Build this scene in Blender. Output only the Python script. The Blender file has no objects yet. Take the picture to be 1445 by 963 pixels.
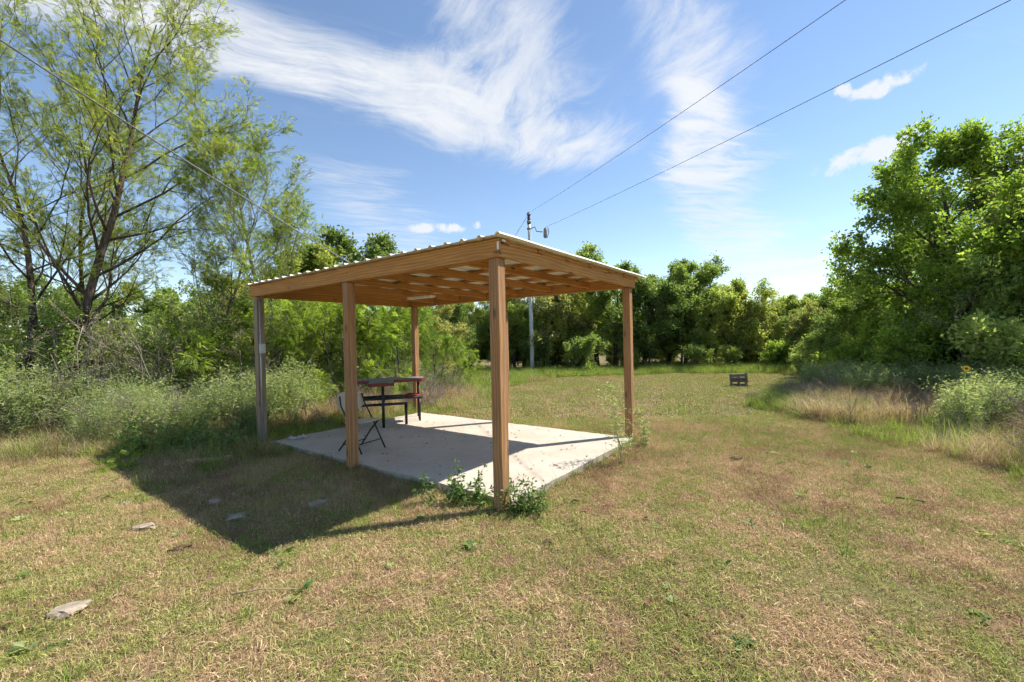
import bpy, bmesh, math, random
import numpy as np
from mathutils import Vector, Matrix, Euler

SC = bpy.context.scene
COL = SC.collection
R = math.radians
rng = np.random.default_rng(7)

# ------------------------------------------------------------------ camera
CAM_H = 1.65
cam_d = bpy.data.cameras.new('camera')
cam = bpy.data.objects.new('camera', cam_d); COL.objects.link(cam)
cam_d.sensor_fit = 'HORIZONTAL'; cam_d.sensor_width = 36.0
cam_d.lens = 620.7 / 1445 * 36.0
cam_d.clip_start = 0.05; cam_d.clip_end = 3000
cam.matrix_world = Matrix.Translation((0, 0, CAM_H)) @ Matrix.Rotation(R(90 - 0.28), 4, 'X') @ Matrix.Rotation(R(-1.26), 4, 'Z')
SC.camera = cam

def pix_dir(px, py):
    """direction in the world of a point of the 1445x963 photograph"""
    a, b = px - 722.5, py - 481.5
    c, s = math.cos(R(-1.26)), math.sin(R(-1.26))
    a, b = c * a + s * b, -s * a + c * b
    v = Vector((a / 620.7, 1.0, -b / 620.7))
    return (Matrix.Rotation(R(-0.28), 3, 'X') @ v).normalized()

def ray_at(px, py, y):
    d = pix_dir(px, py); return Vector((0, 0, CAM_H)) + d * (y / d.y)

# ------------------------------------------------------------------ render / view
SC.view_settings.view_transform = 'Standard'
SC.view_settings.look = 'None'
SC.view_settings.gamma = 1.0
SC.view_settings.use_curve_mapping = False
SC.view_settings.exposure = 0.88
SC.render.engine = 'CYCLES'
SC.cycles.max_bounces = 6
SC.cycles.diffuse_bounces = 4
SC.cycles.transmission_bounces = 2
SC.cycles.glossy_bounces = 1
SC.cycles.use_adaptive_sampling = True
SC.cycles.adaptive_threshold = 0.03
SC.cycles.adaptive_min_samples = 12
SC.cycles.transparent_max_bounces = 8
SC.cycles.use_denoising = True

# ------------------------------------------------------------------ sun and sky
SUN_AZ = math.atan2(0.945, 0.33)      # from +Y towards +X
SUN_EL = R(52)
sun_dir = Vector((math.sin(SUN_AZ) * math.cos(SUN_EL), math.cos(SUN_AZ) * math.cos(SUN_EL), math.sin(SUN_EL)))
sl = bpy.data.lights.new('sun', 'SUN'); sl.energy = 4.8; sl.angle = R(0.53); sl.color = (1.0, 0.95, 0.87)
so = bpy.data.objects.new('sun', sl); COL.objects.link(so)
so.rotation_euler = (-sun_dir).to_track_quat('-Z', 'Y').to_euler(); so.location = (20, 8, 30)

class NT:
    """small helper to write node maths"""
    def __init__(s, tree): s.t = tree; s.n = tree.nodes; s.l = tree.links
    def new(s, typ, **kw):
        n = s.n.new(typ)
        for k, v in kw.items(): setattr(n, k, v)
        return n
    def put(s, sock, v):
        if hasattr(v, 'is_output') or isinstance(v, bpy.types.NodeSocket): s.l.new(v, sock)
        else: sock.default_value = v
    def m(s, op, a, b=None, c=None, clamp=False):
        n = s.new('ShaderNodeMath', operation=op); n.use_clamp = clamp
        s.put(n.inputs[0], a)
        if b is not None: s.put(n.inputs[1], b)
        if c is not None: s.put(n.inputs[2], c)
        return n.outputs[0]
    def v(s, op, a, b=None):
        n = s.new('ShaderNodeVectorMath', operation=op)
        s.put(n.inputs[0], a)
        if b is not None: s.put(n.inputs[1], b)
        return n.outputs['Value'] if op in ('DOT_PRODUCT', 'LENGTH', 'DISTANCE') else n.outputs[0]
    def comb(s, x, y, z=0.0):
        n = s.new('ShaderNodeCombineXYZ')
        for i, q in enumerate((x, y, z)): s.put(n.inputs[i], q)
        return n.outputs[0]
    def sep(s, v):
        n = s.new('ShaderNodeSeparateXYZ'); s.put(n.inputs[0], v); return n.outputs
    def noise(s, vec, scale, detail=4, rough=0.55, dist=0.0, color=False):
        n = s.new('ShaderNodeTexNoise'); s.put(n.inputs['Vector'], vec)
        n.inputs['Scale'].default_value = scale; n.inputs['Detail'].default_value = detail
        n.inputs['Roughness'].default_value = rough; n.inputs['Distortion'].default_value = dist
        return n.outputs['Color'] if color else n.outputs['Fac']
    def mapr(s, v, a, b, c=0.0, d=1.0, smooth=True):
        n = s.new('ShaderNodeMapRange'); n.interpolation_type = 'SMOOTHSTEP' if smooth else 'LINEAR'
        s.put(n.inputs[0], v)
        for i, q in enumerate((a, b, c, d)): n.inputs[i + 1].default_value = q
        return n.outputs[0]
    def mix(s, f, a, b, blend='MIX'):
        n = s.new('ShaderNodeMix', data_type='RGBA', blend_type=blend)
        s.put(n.inputs['Factor'], f); s.put(n.inputs['A'], a); s.put(n.inputs['B'], b)
        return n.outputs['Result']
    def scalev(s, v, xyz):
        return s.v('MULTIPLY', v, xyz)

world = bpy.data.worlds.new('World'); SC.world = world; world.use_nodes = True
def build_world():
    t = NT(world.node_tree); t.n.clear()
    out = t.new('ShaderNodeOutputWorld'); bg = t.new('ShaderNodeBackground')
    bg.inputs['Strength'].default_value = 0.104
    t.l.new(bg.outputs[0], out.inputs[0])
    sky = t.new('ShaderNodeTexSky', sky_type='NISHITA'); sky.sun_disc = False
    sky.sun_elevation = SUN_EL; sky.sun_rotation = SUN_AZ
    sky.altitude = 200; sky.air_density = 1.0; sky.dust_density = 0.0; sky.ozone_density = 1.3
    d = t.new('ShaderNodeTexCoord').outputs['Generated']
    x, y, z = t.sep(d)
    zc = t.m('MAXIMUM', z, 0.03)
    px = t.m('DIVIDE', x, zc); py = t.m('DIVIDE', y, zc)
    p = t.comb(px, py)
    # wind-drawn fibres: coordinates turned along the bands, then warped
    wob = t.v('SUBTRACT', t.noise(p, 0.9, 3, 0.5, color=True), (0.5, 0.5, 0.5))
    pw = t.v('ADD', p, t.scalev(wob, (0.55, 0.55, 0.0)))
    def fibres(ang, sx, sy, scale, rough=0.6):
        c, s_ = math.cos(ang), math.sin(ang)
        a = t.v('DOT_PRODUCT', pw, (c, s_, 0)); b = t.v('DOT_PRODUCT', pw, (-s_, c, 0))
        return t.noise(t.comb(t.m('MULTIPLY', a, sx), t.m('MULTIPLY', b, sy), 1.7), scale, 7, rough, 0.35)
    f1 = fibres(R(24), 0.9, 2.9, 2.3, 0.66)
    f2 = fibres(R(108), 0.9, 2.4, 2.5, 0.68)
    big = t.noise(p, 0.55, 4, 0.55)
    def seg(a, b, r, soft):
        ax, ay = a; bx, by = b; L2 = (bx - ax) ** 2 + (by - ay) ** 2
        rel = t.v('SUBTRACT', pw, (ax, ay, 0))
        h = t.m('DIVIDE', t.v('DOT_PRODUCT', rel, (bx - ax, by - ay, 0)), L2, clamp=True)
        q = t.v('SUBTRACT', t.comb(t.v('DOT_PRODUCT', rel, (1, 0, 0)), t.v('DOT_PRODUCT', rel, (0, 1, 0))),
                t.comb(t.m('MULTIPLY', h, bx - ax), t.m('MULTIPLY', h, by - ay)))
        dist = t.v('LENGTH', q)
        rr = t.m('ADD', t.m('MULTIPLY', h, soft), r)      # wider towards the far end
        return t.m('SUBTRACT', 1.0, t.mapr(t.m('DIVIDE', dist, rr), 0.15, 1.0), clamp=True)
    def density(mask, f, lo, hi, gain):
        return t.m('MULTIPLY', t.mapr(t.m('ADD', f, t.m('MULTIPLY', mask, 0.40)), lo, hi), t.m('MULTIPLY', mask, gain), clamp=True)
    dens = []
    dens.append(density(seg((-1.35, 1.15), (-0.25, 1.95), 0.42, 0.12), f1, 0.56, 1.05, 1.05))
    dens.append(density(seg((-0.35, 1.75), (0.30, 2.35), 0.5, 0.1), f2, 0.60, 1.06, 0.9))
    dens.append(density(seg((-0.1, 1.15), (0.12, 1.75), 0.35, 0.1), f2, 0.60, 1.05, 0.75))
    dens.append(density(seg((0.36, 0.95), (0.72, 1.75), 0.22, 0.12), f2, 0.58, 1.05, 0.8))
    dens.append(density(seg((0.72, 1.8), (1.25, 2.75), 0.20, 0.42), f1, 0.58, 1.06, 1.0))
    dens.append(density(seg((1.15, 2.7), (3.6, 6.6), 0.45, 0.75), f1, 0.58, 1.08, 0.75))
    dens.append(density(seg((-0.9, 2.6), (-1.2, 5.5), 0.5, 0.9), f1, 0.68, 1.12, 0.5))
    # thin cirrus over the whole sky
    dens.append(t.m('MULTIPLY', t.m('MULTIPLY', t.mapr(f1, 0.52, 0.85), t.mapr(big, 0.5, 0.72)), 0.42))
    tot = dens[0]
    for q in dens[1:]:
        tot = t.m('SUBTRACT', 1.0, t.m('MULTIPLY', t.m('SUBTRACT', 1.0, tot), t.m('SUBTRACT', 1.0, q)))
    # small fair weather cumulus
    puff = t.noise(d, 22.0, 5, 0.6, 0.3); puff2 = t.noise(d, 9.0, 3, 0.5)
    def cumulus(pxl, wx, wy, tilt=0.0):
        nonlocal tot
        c = pix_dir(*pxl); r = Vector((c.y, -c.x, 0)).normalized(); u = r.cross(c)
        r, u = r * math.cos(tilt) + u * math.sin(tilt), u * math.cos(tilt) - r * math.sin(tilt)
        a = t.m('DIVIDE', t.v('DOT_PRODUCT', d, tuple(r)), wx); b = t.m('DIVIDE', t.v('DOT_PRODUCT', d, tuple(u)), wy)
        e = t.m('ADD', t.m('MULTIPLY', a, a), t.m('MULTIPLY', b, b))
        e = t.m('SUBTRACT', 1.0, e)
        e = t.m('ADD', e, t.m('MULTIPLY', t.m('SUBTRACT', puff, 0.5), 4.4))
        front = t.m('GREATER_THAN', t.v('DOT_PRODUCT', d, tuple(c)), 0.5)
        q = t.m('MULTIPLY', t.m('MULTIPLY', t.mapr(e, 0.0, 0.85), 0.95), front)
        tot = t.m('SUBTRACT', 1.0, t.m('MULTIPLY', t.m('SUBTRACT', 1.0, tot), t.m('SUBTRACT', 1.0, q)))
    cumulus((1243, 122), 0.062, 0.016, R(12))
    cumulus((1190, 130), 0.012, 0.014, R(30))
    cumulus((1238, 212), 0.085, 0.024, R(8))
    cumulus((1105, 373), 0.075, 0.010, R(2))
    cumulus((1180, 335), 0.03, 0.008, 0)
    cumulus((674, 318), 0.012, 0.010, 0)
    cumulus((610, 322), 0.06, 0.012, 0)
    up = t.mapr(z, 0.0, 0.06)
    tot = t.m('MULTIPLY', tot, up, clamp=True)
    cloud_col = t.mix(puff2, (4.5, 4.7, 4.95, 1), (5.3, 5.35, 5.4, 1))
    hs = t.new('ShaderNodeHueSaturation'); hs.inputs['Saturation'].default_value = 1.0
    t.l.new(sky.outputs[0], hs.inputs['Color'])
    t.l.new(t.mix(t.m('MULTIPLY', tot, 0.92), hs.outputs[0], cloud_col), bg.inputs['Color'])
build_world()
world.cycles.sampling_method = 'MANUAL'; world.cycles.sample_map_resolution = 512

# ------------------------------------------------------------------ tags and objects
def tag(o, label=None, cat=None, group=None, kind=None):
    if label: o['label'] = label
    if cat: o['category'] = cat
    if group: o['group'] = group
    if kind: o['kind'] = kind
    return o

def link(name, me, mat=None, parent=None, matrix=None):
    o = bpy.data.objects.new(name, me); COL.objects.link(o)
    if mat is not None and me is not None and not me.materials: me.materials.append(mat)
    if matrix is not None: o.matrix_local = matrix
    if parent is not None: o.parent = parent
    return o

def thing(name, label, cat, loc=(0, 0, 0), rz=0.0, group=None):
    o = bpy.data.objects.new(name, None); COL.objects.link(o); o.empty_display_size = 0.2
    o.location = loc; o.rotation_euler = (0, 0, rz)
    return tag(o, label, cat, group)

def mesh_np(name, V, T, attrs=None, smooth=False):
    """mesh from numpy: V (n,3), T (m,3) triangles"""
    V = np.ascontiguousarray(V, dtype=np.float32); T = np.ascontiguousarray(T, dtype=np.int32)
    me = bpy.data.meshes.new(name)
    me.vertices.add(len(V)); me.vertices.foreach_set('co', V.ravel())
    me.loops.add(T.size); me.loops.foreach_set('vertex_index', T.ravel())
    me.polygons.add(len(T))
    me.polygons.foreach_set('loop_start', np.arange(0, T.size, 3, dtype=np.int32))
    me.polygons.foreach_set('loop_total', np.full(len(T), 3, dtype=np.int32))
    for k, a in (attrs or {}).items():
        at = me.attributes.new(k, 'FLOAT', 'POINT'); at.data.foreach_set('value', np.ascontiguousarray(a, dtype=np.float32))
    if smooth: me.polygons.foreach_set('use_smooth', np.ones(len(T), dtype=bool))
    me.update(); me.validate()
    return me

def box_bm(bm, lo, hi, bevel=0.0, seg=1):
    lo = Vector(lo); hi = Vector(hi)
    r = bmesh.ops.create_cube(bm, size=1.0, matrix=Matrix.Translation((lo + hi) / 2) @ Matrix.Diagonal((*(hi - lo), 1)))
    if bevel > 0:
        ed = set(e for v in r['verts'] for e in v.link_edges)
        bmesh.ops.bevel(bm, geom=list(ed), offset=bevel, segments=seg, affect='EDGES', profile=0.7)

def bm_mesh(bm, name, smooth=False):
    me = bpy.data.meshes.new(name); bm.to_mesh(me); bm.free()
    if smooth:
        for p in me.polygons: p.use_smooth = True
    return me

def board_mesh(L, w, h, bevel=0.004, warp=0.0, seed=0):
    """a board running along local X from 0 to L, centred on Y and Z"""
    bm = bmesh.new(); box_bm(bm, (0, -w / 2, -h / 2), (L, w / 2, h / 2), bevel)
    return bm_mesh(bm, 'board')

def frame_mat(p0, p1, up=(0, 0, 1)):
    """matrix with local X from p0 to p1"""
    p0 = Vector(p0); x = (Vector(p1) - p0).normalized(); up = Vector(up)
    if abs(x.dot(up)) > 0.98: up = Vector((0, 1, 0))
    y = up.cross(x).normalized(); z = x.cross(y)
    m = Matrix((x, y, z)).transposed().to_4x4(); m.translation = p0
    return m

def tube_np(pts, rad, n=6, cap=False):
    """tube round a polyline -> V, T"""
    P = np.asarray(pts, float); rad = np.asarray(rad, float); k = len(P)
    d = np.gradient(P, axis=0); d /= np.linalg.norm(d, axis=1, keepdims=True) + 1e-9
    ref = np.array([0.31, 0.17, 0.93]) if abs(d[0] @ np.array([0.31, 0.17, 0.93])) < 0.9 else np.array([0.95, 0.2, 0.1])
    a = np.cross(d, ref); a /= np.linalg.norm(a, axis=1, keepdims=True) + 1e-9
    b = np.cross(d, a)
    th = np.linspace(0, 2 * np.pi, n, endpoint=False)
    V = (P[:, None, :] + rad[:, None, None] * (np.cos(th)[None, :, None] * a[:, None, :] + np.sin(th)[None, :, None] * b[:, None, :])).reshape(-1, 3)
    i = np.arange(k - 1)[:, None] * n; j = np.arange(n)[None, :]; j2 = (j + 1) % n
    q = np.stack([i + j, i + j2, i + n + j2, i + n + j], -1).reshape(-1, 4)
    T = np.concatenate([q[:, [0, 1, 2]], q[:, [0, 2, 3]]])
    if cap:
        m = len(V); V = np.vstack([V, P[:1], P[-1:]]); jj = np.arange(n)
        T = np.vstack([T, np.stack([np.full(n, m), (jj + 1) % n, jj], -1), np.stack([np.full(n, m + 1), (k - 1) * n + jj, (k - 1) * n + (jj + 1) % n], -1)])
    return V, T

class Acc:
    def __init__(s): s.V = []; s.T = []; s.A = []; s.n = 0
    def add(s, V, T, a=0.5):
        s.V.append(V); s.T.append(np.asarray(T) + s.n); s.n += len(V)
        s.A.append(np.broadcast_to(np.asarray(a, float), (len(V),)))
    def tube(s, pts, rad, n=6, a=0.5, cap=True):
        rad = np.broadcast_to(np.asarray(rad, float), (len(pts),)); s.add(*tube_np(pts, rad, n, cap), a)
    def box(s, lo, hi, M=None, a=0.5):
        lo = np.array(lo, float); hi = np.array(hi, float)
        c = np.array([[i, j, k] for i in (0, 1) for j in (0, 1) for k in (0, 1)], float)
        V = lo + c * (hi - lo)
        if M is not None: V = V @ np.array(M.to_3x3()).T + np.array(M.translation)
        q = [(0, 1, 3, 2), (4, 6, 7, 5), (0, 4, 5, 1), (2, 3, 7, 6), (0, 2, 6, 4), (1, 5, 7, 3)]
        s.add(V, [t for f in q for t in ((f[0], f[1], f[2]), (f[0], f[2], f[3]))], a)
    def mesh(s, name, smooth=False):
        return mesh_np(name, np.vstack(s.V), np.vstack(s.T), {'tint': np.concatenate(s.A)}, smooth)

# ------------------------------------------------------------------ materials
def new_mat(name):
    m = bpy.data.materials.new(name); m.use_nodes = True
    t = NT(m.node_tree); t.n.clear()
    out = t.new('ShaderNodeOutputMaterial')
    return m, t, out

def principled(t, out, color, rough=0.7, metal=0.0, bump=None, bump_s=0.3, bump_d=0.01, spec=0.4):
    b = t.new('ShaderNodeBsdfPrincipled')
    t.put(b.inputs['Base Color'], color); t.put(b.inputs['Roughness'], rough); b.inputs['Metallic'].default_value = metal
    b.inputs['Specular IOR Level'].default_value = spec
    if bump is not None:
        n = t.new('ShaderNodeBump'); n.inputs['Strength'].default_value = bump_s; n.inputs['Distance'].default_value = bump_d
        t.put(n.inputs['Height'], bump); t.l.new(n.outputs[0], b.inputs['Normal'])
    t.l.new(b.outputs[0], out.inputs[0]); return b

def col(*c): return (*c, 1.0)

def wood_mat(name, light, dark, grey=None, grey_amt=0.0, knots=True, rough=0.72):
    m, t, out = new_mat(name)
    oc = t.new('ShaderNodeTexCoord').outputs['Object']
    rnd = t.new('ShaderNodeObjectInfo').outputs['Random']
    off = t.comb(t.m('MULTIPLY', rnd, 37.0), t.m('MULTIPLY', rnd, 11.0), t.m('MULTIPLY', rnd, 23.0))
    p = t.v('ADD', oc, off)
    warp = t.v('SUBTRACT', t.noise(t.scalev(p, (0.6, 3.0, 3.0)), 1.4, 2, 0.5, color=True), (0.5, 0.5, 0.5))
    q = t.v('ADD', t.scalev(p, (0.5, 11.0, 11.0)), t.scalev(warp, (0.0, 1.1, 1.1)))
    w = t.new('ShaderNodeTexWave', wave_type='RINGS', rings_direction='X'); t.put(w.inputs['Vector'], q)
    w.inputs['Scale'].default_value = 0.9; w.inputs['Distortion'].default_value = 0.6; w.inputs['Detail'].default_value = 2
    fine = t.noise(t.scalev(p, (3.0, 120.0, 120.0)), 1.0, 3, 0.6)
    blot = t.noise(t.scalev(p, (1.0, 3.0, 3.0)), 1.4, 3, 0.5)
    g = t.m('ADD', t.m('MULTIPLY', w.outputs['Fac'], 0.24), t.m('MULTIPLY', fine, 0.76))
    c = t.mix(t.mapr(g, 0.25, 0.8), col(*dark), col(*light))
    c = t.mix(t.m('MULTIPLY', t.mapr(blot, 0.35, 0.7), 0.35), c, col(*[d * 0.8 for d in dark]), 'MIX')
    if knots:
        vo = t.new('ShaderNodeTexVoronoi'); t.put(vo.inputs['Vector'], t.scalev(p, (2.2, 6.0, 6.0))); vo.inputs['Scale'].default_value = 1.0
        k = t.mapr(vo.outputs['Distance'], 0.04, 0.2, 1.0, 0.0)
        c = t.mix(t.m('MULTIPLY', k, 0.85), c, col(0.07, 0.03, 0.012))
    if grey:
        gg = t.noise(t.scalev(p, (0.8, 6.0, 6.0)), 1.3, 4, 0.6)
        c = t.mix(t.m('MULTIPLY', t.mapr(gg, 0.3, 0.7), grey_amt), c, col(*grey))
    principled(t, out, c, rough, 0, g, 0.35, 0.004, 0.25)
    return m

M = {}
M['pine'] = wood_mat('treated_pine', (0.60, 0.31, 0.095), (0.37, 0.165, 0.045))
M['pine_post'] = wood_mat('treated_pine_post', (0.50, 0.265, 0.11), (0.25, 0.12, 0.045), (0.30, 0.21, 0.14), 0.35)
M['grey_post'] = wood_mat('grey_brown_post', (0.34, 0.23, 0.13), (0.20, 0.13, 0.07), (0.30, 0.26, 0.20), 0.8)  # greyer, darker wood tone used on the far left post only
M['old_wood'] = wood_mat('silvered_wood', (0.20, 0.165, 0.13), (0.09, 0.07, 0.055), (0.20, 0.19, 0.17), 0.7)

def simple(name, c, rough=0.6, metal=0.0, nscale=30, nvar=0.25, bump=0.1, spec=0.4, dist=0.003):
    m, t, out = new_mat(name)
    oc = t.new('ShaderNodeTexCoord').outputs['Object']
    n = t.noise(oc, nscale, 5, 0.6); n2 = t.noise(oc, nscale * 0.13, 3, 0.5)
    f = t.m('ADD', t.m('MULTIPLY', n, 0.5), t.m('MULTIPLY', n2, 0.5))
    cc = t.mix(t.mapr(f, 0.3, 0.7), col(*[q * (1 - nvar) for q in c]), col(*[min(1, q * (1 + nvar)) for q in c]))
    principled(t, out, cc, rough, metal, n, bump, dist, spec)
    return m

M['black_steel'] = simple('black_steel', (0.018, 0.018, 0.02), 0.45, 0.0, 60, 0.3, 0.08)
M['red_paint'] = simple('red_paint', (0.19, 0.028, 0.026), 0.45, 0, 40, 0.2, 0.05)
M['table_grey'] = simple('weathered_top', (0.16, 0.135, 0.14), 0.62, 0, 18, 0.25, 0.1)
M['chair_plastic'] = simple('beige_plastic', (0.50, 0.44, 0.35), 0.5, 0, 30, 0.08, 0.05)
M['roof_metal'] = simple('pale_roof_metal', (0.80, 0.77, 0.69), 0.42, 0.0, 6, 0.08, 0.05)
M['white_paint'] = simple('white_enamel', (0.78, 0.77, 0.72), 0.4, 0, 20, 0.05, 0.03)
M['galv'] = simple('galvanised_steel', (0.42, 0.44, 0.46), 0.45, 0.5, 25, 0.15, 0.05)
M['pole'] = simple('weathered_pole', (0.50, 0.52, 0.53), 0.7, 0.0, 8, 0.2, 0.2)
M['cable'] = simple('cable_black', (0.05, 0.05, 0.055), 0.6, 0, 8, 0.1, 0.0)
M['cable_alu'] = simple('cable_aluminium', (0.10, 0.10, 0.105), 0.5, 0.3, 8, 0.2, 0.0)
M['ceramic'] = simple('grey_ceramic', (0.25, 0.25, 0.27), 0.35, 0, 8, 0.1, 0.0)
M['stone'] = simple('pale_flat_stone', (0.32, 0.26, 0.195), 0.9, 0, 14, 0.35, 0.7, 0.2, 0.01)
M['earth'] = simple('dark_earth', (0.10, 0.065, 0.04), 0.95, 0, 20, 0.4, 0.8, 0.1, 0.01)
M['paper'] = simple('white_paper', (0.75, 0.75, 0.72), 0.8, 0, 10, 0.05, 0.1)
M['dry_stick'] = simple('dry_stick', (0.34, 0.25, 0.15), 0.85, 0, 25, 0.3, 0.3)
M['dead_leaf'] = simple('dead_leaf', (0.20, 0.11, 0.055), 0.85, 0, 25, 0.35, 0.2)
M['petal'] = simple('yellow_petal', (0.80, 0.52, 0.02), 0.6, 0, 25, 0.1, 0.0)
M['flower_disc'] = simple('flower_disc', (0.10, 0.05, 0.02), 0.9, 0, 60, 0.3, 0.3)

def concrete():
    m, t, out = new_mat('pale_concrete')
    oc = t.new('ShaderNodeTexCoord').outputs['Object']
    a = t.noise(oc, 1.1, 5, 0.6); b = t.noise(oc, 14, 6, 0.65); c_ = t.noise(oc, 140, 3, 0.6)
    base = t.mix(t.mapr(a, 0.3, 0.72), col(0.43, 0.365, 0.29), col(0.54, 0.48, 0.40))
    base = t.mix(t.m('MULTIPLY', t.mapr(b, 0.5, 0.72), 0.45), base, col(0.34, 0.25, 0.165))
    base = t.mix(t.m('MULTIPLY', t.mapr(c_, 0.3, 0.7), 0.22), base, col(0.38, 0.34, 0.28))
    # sides weathered: stained where the concrete met the soil
    z = t.sep(t.new('ShaderNodeNewGeometry').outputs['True Normal'])[2]
    side = t.m('SUBTRACT', 1.0, t.m('ABSOLUTE', z), clamp=True)
    st = t.noise(t.scalev(oc, (6.0, 6.0, 1.5)), 2.0, 5, 0.6)
    base = t.mix(t.m('MULTIPLY', side, t.mapr(st, 0.3, 0.65, 0.25, 0.8)), base, col(0.30, 0.25, 0.19))
    h = t.m('ADD', t.m('MULTIPLY', b, 0.4), t.m('MULTIPLY', c_, 0.6))
    principled(t, out, base, 0.85, 0, h, 0.35, 0.004, 0.25)
    return m
M['concrete'] = concrete()

def bark(name, dark, light, scale=10):
    m, t, out = new_mat(name)
    g = t.new('ShaderNodeNewGeometry').outputs['Position']
    a = t.noise(t.scalev(g, (1.0, 1.0, 0.25)), scale * 2.2, 5, 0.65); b = t.noise(g, 1.7, 3, 0.5)
    f = t.m('ADD', t.m('MULTIPLY', a, 0.7), t.m('MULTIPLY', b, 0.3))
    c = t.mix(t.mapr(f, 0.35, 0.68), col(*dark), col(*light))
    principled(t, out, c, 0.95, 0, a, 0.9, 0.03, 0.1); return m
M['bark_dark'] = bark('dark_bark', (0.045, 0.032, 0.024), (0.17, 0.13, 0.10))
M['bark_grey'] = bark('grey_bark', (0.10, 0.085, 0.07), (0.30, 0.265, 0.22))
M['twig_grey'] = bark('grey_twig', (0.16, 0.125, 0.095), (0.36, 0.31, 0.25))

def leaf_mat(name, c0, c1, c2, trans=0.45, vary=0.25, rough=0.5):
    """c0..c2 are run through by the random tint of each leaf; part of the light passes through"""
    m, t, out = new_mat(name)
    at = t.new('ShaderNodeAttribute', attribute_name='tint').outputs['Fac']
    rnd = t.new('ShaderNodeObjectInfo').outputs['Random']
    pos = t.new('ShaderNodeNewGeometry').outputs['Position']
    patch = t.noise(pos, 0.9, 2, 0.5)
    f = t.m('ADD', at, t.m('MULTIPLY', t.m('SUBTRACT', patch, 0.5), 0.9))
    f = t.m('ADD', f, t.m('MULTIPLY', t.m('SUBTRACT', rnd, 0.5), vary))
    cr = t.new('ShaderNodeValToRGB'); t.put(cr.inputs[0], f)
    e = cr.color_ramp.elements; e[0].position = 0.1; e[0].color = col(*c0); e[1].position = 0.92; e[1].color = col(*c2)
    k = e.new(0.5); k.color = col(*c1)
    c = cr.outputs[0]
    b = t.new('ShaderNodeBsdfPrincipled'); t.put(b.inputs['Base Color'], c); b.inputs['Roughness'].default_value = rough
    b.inputs['Specular IOR Level'].default_value = 0.16
    tr = t.new('ShaderNodeBsdfTranslucent')
    t.put(tr.inputs['Color'], t.mix(1.0, c, col(1.6, 1.75, 0.9), 'MULTIPLY'))
    mx = t.new('ShaderNodeMixShader'); mx.inputs[0].default_value = trans
    t.l.new(b.outputs[0], mx.inputs[1]); t.l.new(tr.outputs[0], mx.inputs[2]); t.l.new(mx.outputs[0], out.inputs[0])
    return m
M['leaf_bright'] = leaf_mat('bright_leaf', (0.115, 0.175, 0.035), (0.23, 0.315, 0.06), (0.38, 0.44, 0.095), 0.52)
M['leaf_olive'] = leaf_mat('olive_leaf', (0.15, 0.16, 0.065), (0.29, 0.29, 0.11), (0.48, 0.43, 0.18), 0.48)
M['leaf_wood'] = leaf_mat('woodland_leaf', (0.13, 0.175, 0.06), (0.25, 0.315, 0.1), (0.43, 0.46, 0.15), 0.5, 0.7)
M['leaf_deep'] = leaf_mat('deep_green_leaf', (0.11, 0.155, 0.052), (0.22, 0.285, 0.085), (0.36, 0.41, 0.12), 0.5, 0.5)
M['leaf_yellow'] = leaf_mat('yellow_green_leaf', (0.14, 0.18, 0.05), (0.27, 0.31, 0.085), (0.43, 0.43, 0.13), 0.5, 0.4)
M['leaf_locust'] = leaf_mat('locust_leaf', (0.1, 0.15, 0.03), (0.22, 0.265, 0.06), (0.37, 0.36, 0.09), 0.5, 0.3)
M['leaf_fern'] = leaf_mat('feathery_green_leaf', (0.12, 0.18, 0.03), (0.24, 0.31, 0.055), (0.39, 0.43, 0.095), 0.48, 0.3)
M['leaf_weed'] = leaf_mat('weed_leaf', (0.16, 0.19, 0.1), (0.3, 0.345, 0.165), (0.46, 0.47, 0.24), 0.45, 0.3)
M['leaf_bush'] = leaf_mat('bush_leaf', (0.06, 0.11, 0.035), (0.13, 0.2, 0.065), (0.24, 0.31, 0.11), 0.4, 0.3)
M['grass_dry'] = leaf_mat('dry_tall_grass', (0.17, 0.1, 0.065), (0.4, 0.28, 0.175), (0.66, 0.53, 0.36), 0.3, 0.3)
M['grass_tall'] = leaf_mat('tall_green_grass', (0.10, 0.16, 0.03), (0.21, 0.29, 0.06), (0.42, 0.42, 0.14), 0.35, 0.3)

def lawn_nodes(t, tintf=None):
    """colour of the lawn by place: green, straw and bare patches"""
    pos = t.new('ShaderNodeNewGeometry').outputs['Position']
    big = t.noise(pos, 0.33, 3, 0.55, 0.4); mid = t.noise(pos, 1.5, 4, 0.6); sm = t.noise(pos, 6.0, 3, 0.6)
    g = t.m('ADD', t.m('ADD', t.m('MULTIPLY', big, 0.5), t.m('MULTIPLY', mid, 0.5)), t.m('MULTIPLY', t.m('SUBTRACT', sm, 0.5), 0.55))
    # faint mower passes running out towards the far gap
    ln = t.v('DOT_PRODUCT', pos, (0.93, -0.37, 0.0))
    st = t.m('SINE', t.m('ADD', t.m('MULTIPLY', ln, 4.6), t.m('MULTIPLY', big, 5.0)))
    g = t.m('ADD', g, t.m('MULTIPLY', st, 0.022))
    # further out the lawn stays greener
    y = t.sep(pos)[1]
    return pos, t.m('ADD', g, t.mapr(y, 5.0, 14.0, 0.0, 0.10)), mid, sm

def lawn_ground():
    m, t, out = new_mat('lawn_soil')
    pos, g, mid, sm = lawn_nodes(t)
    fine = t.noise(pos, 55, 4, 0.7)
    c = t.mix(t.mapr(g, 0.40, 0.60), col(0.27, 0.18, 0.10), col(0.17, 0.15, 0.06))
    c = t.mix(t.mapr(fine, 0.35, 0.7), t.mix(0.6, c, col(0.12, 0.085, 0.05)), c)
    principled(t, out, c, 0.95, 0, t.m('ADD', fine, sm), 0.8, 0.02, 0.1); return m
M['lawn_soil'] = lawn_ground()

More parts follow.
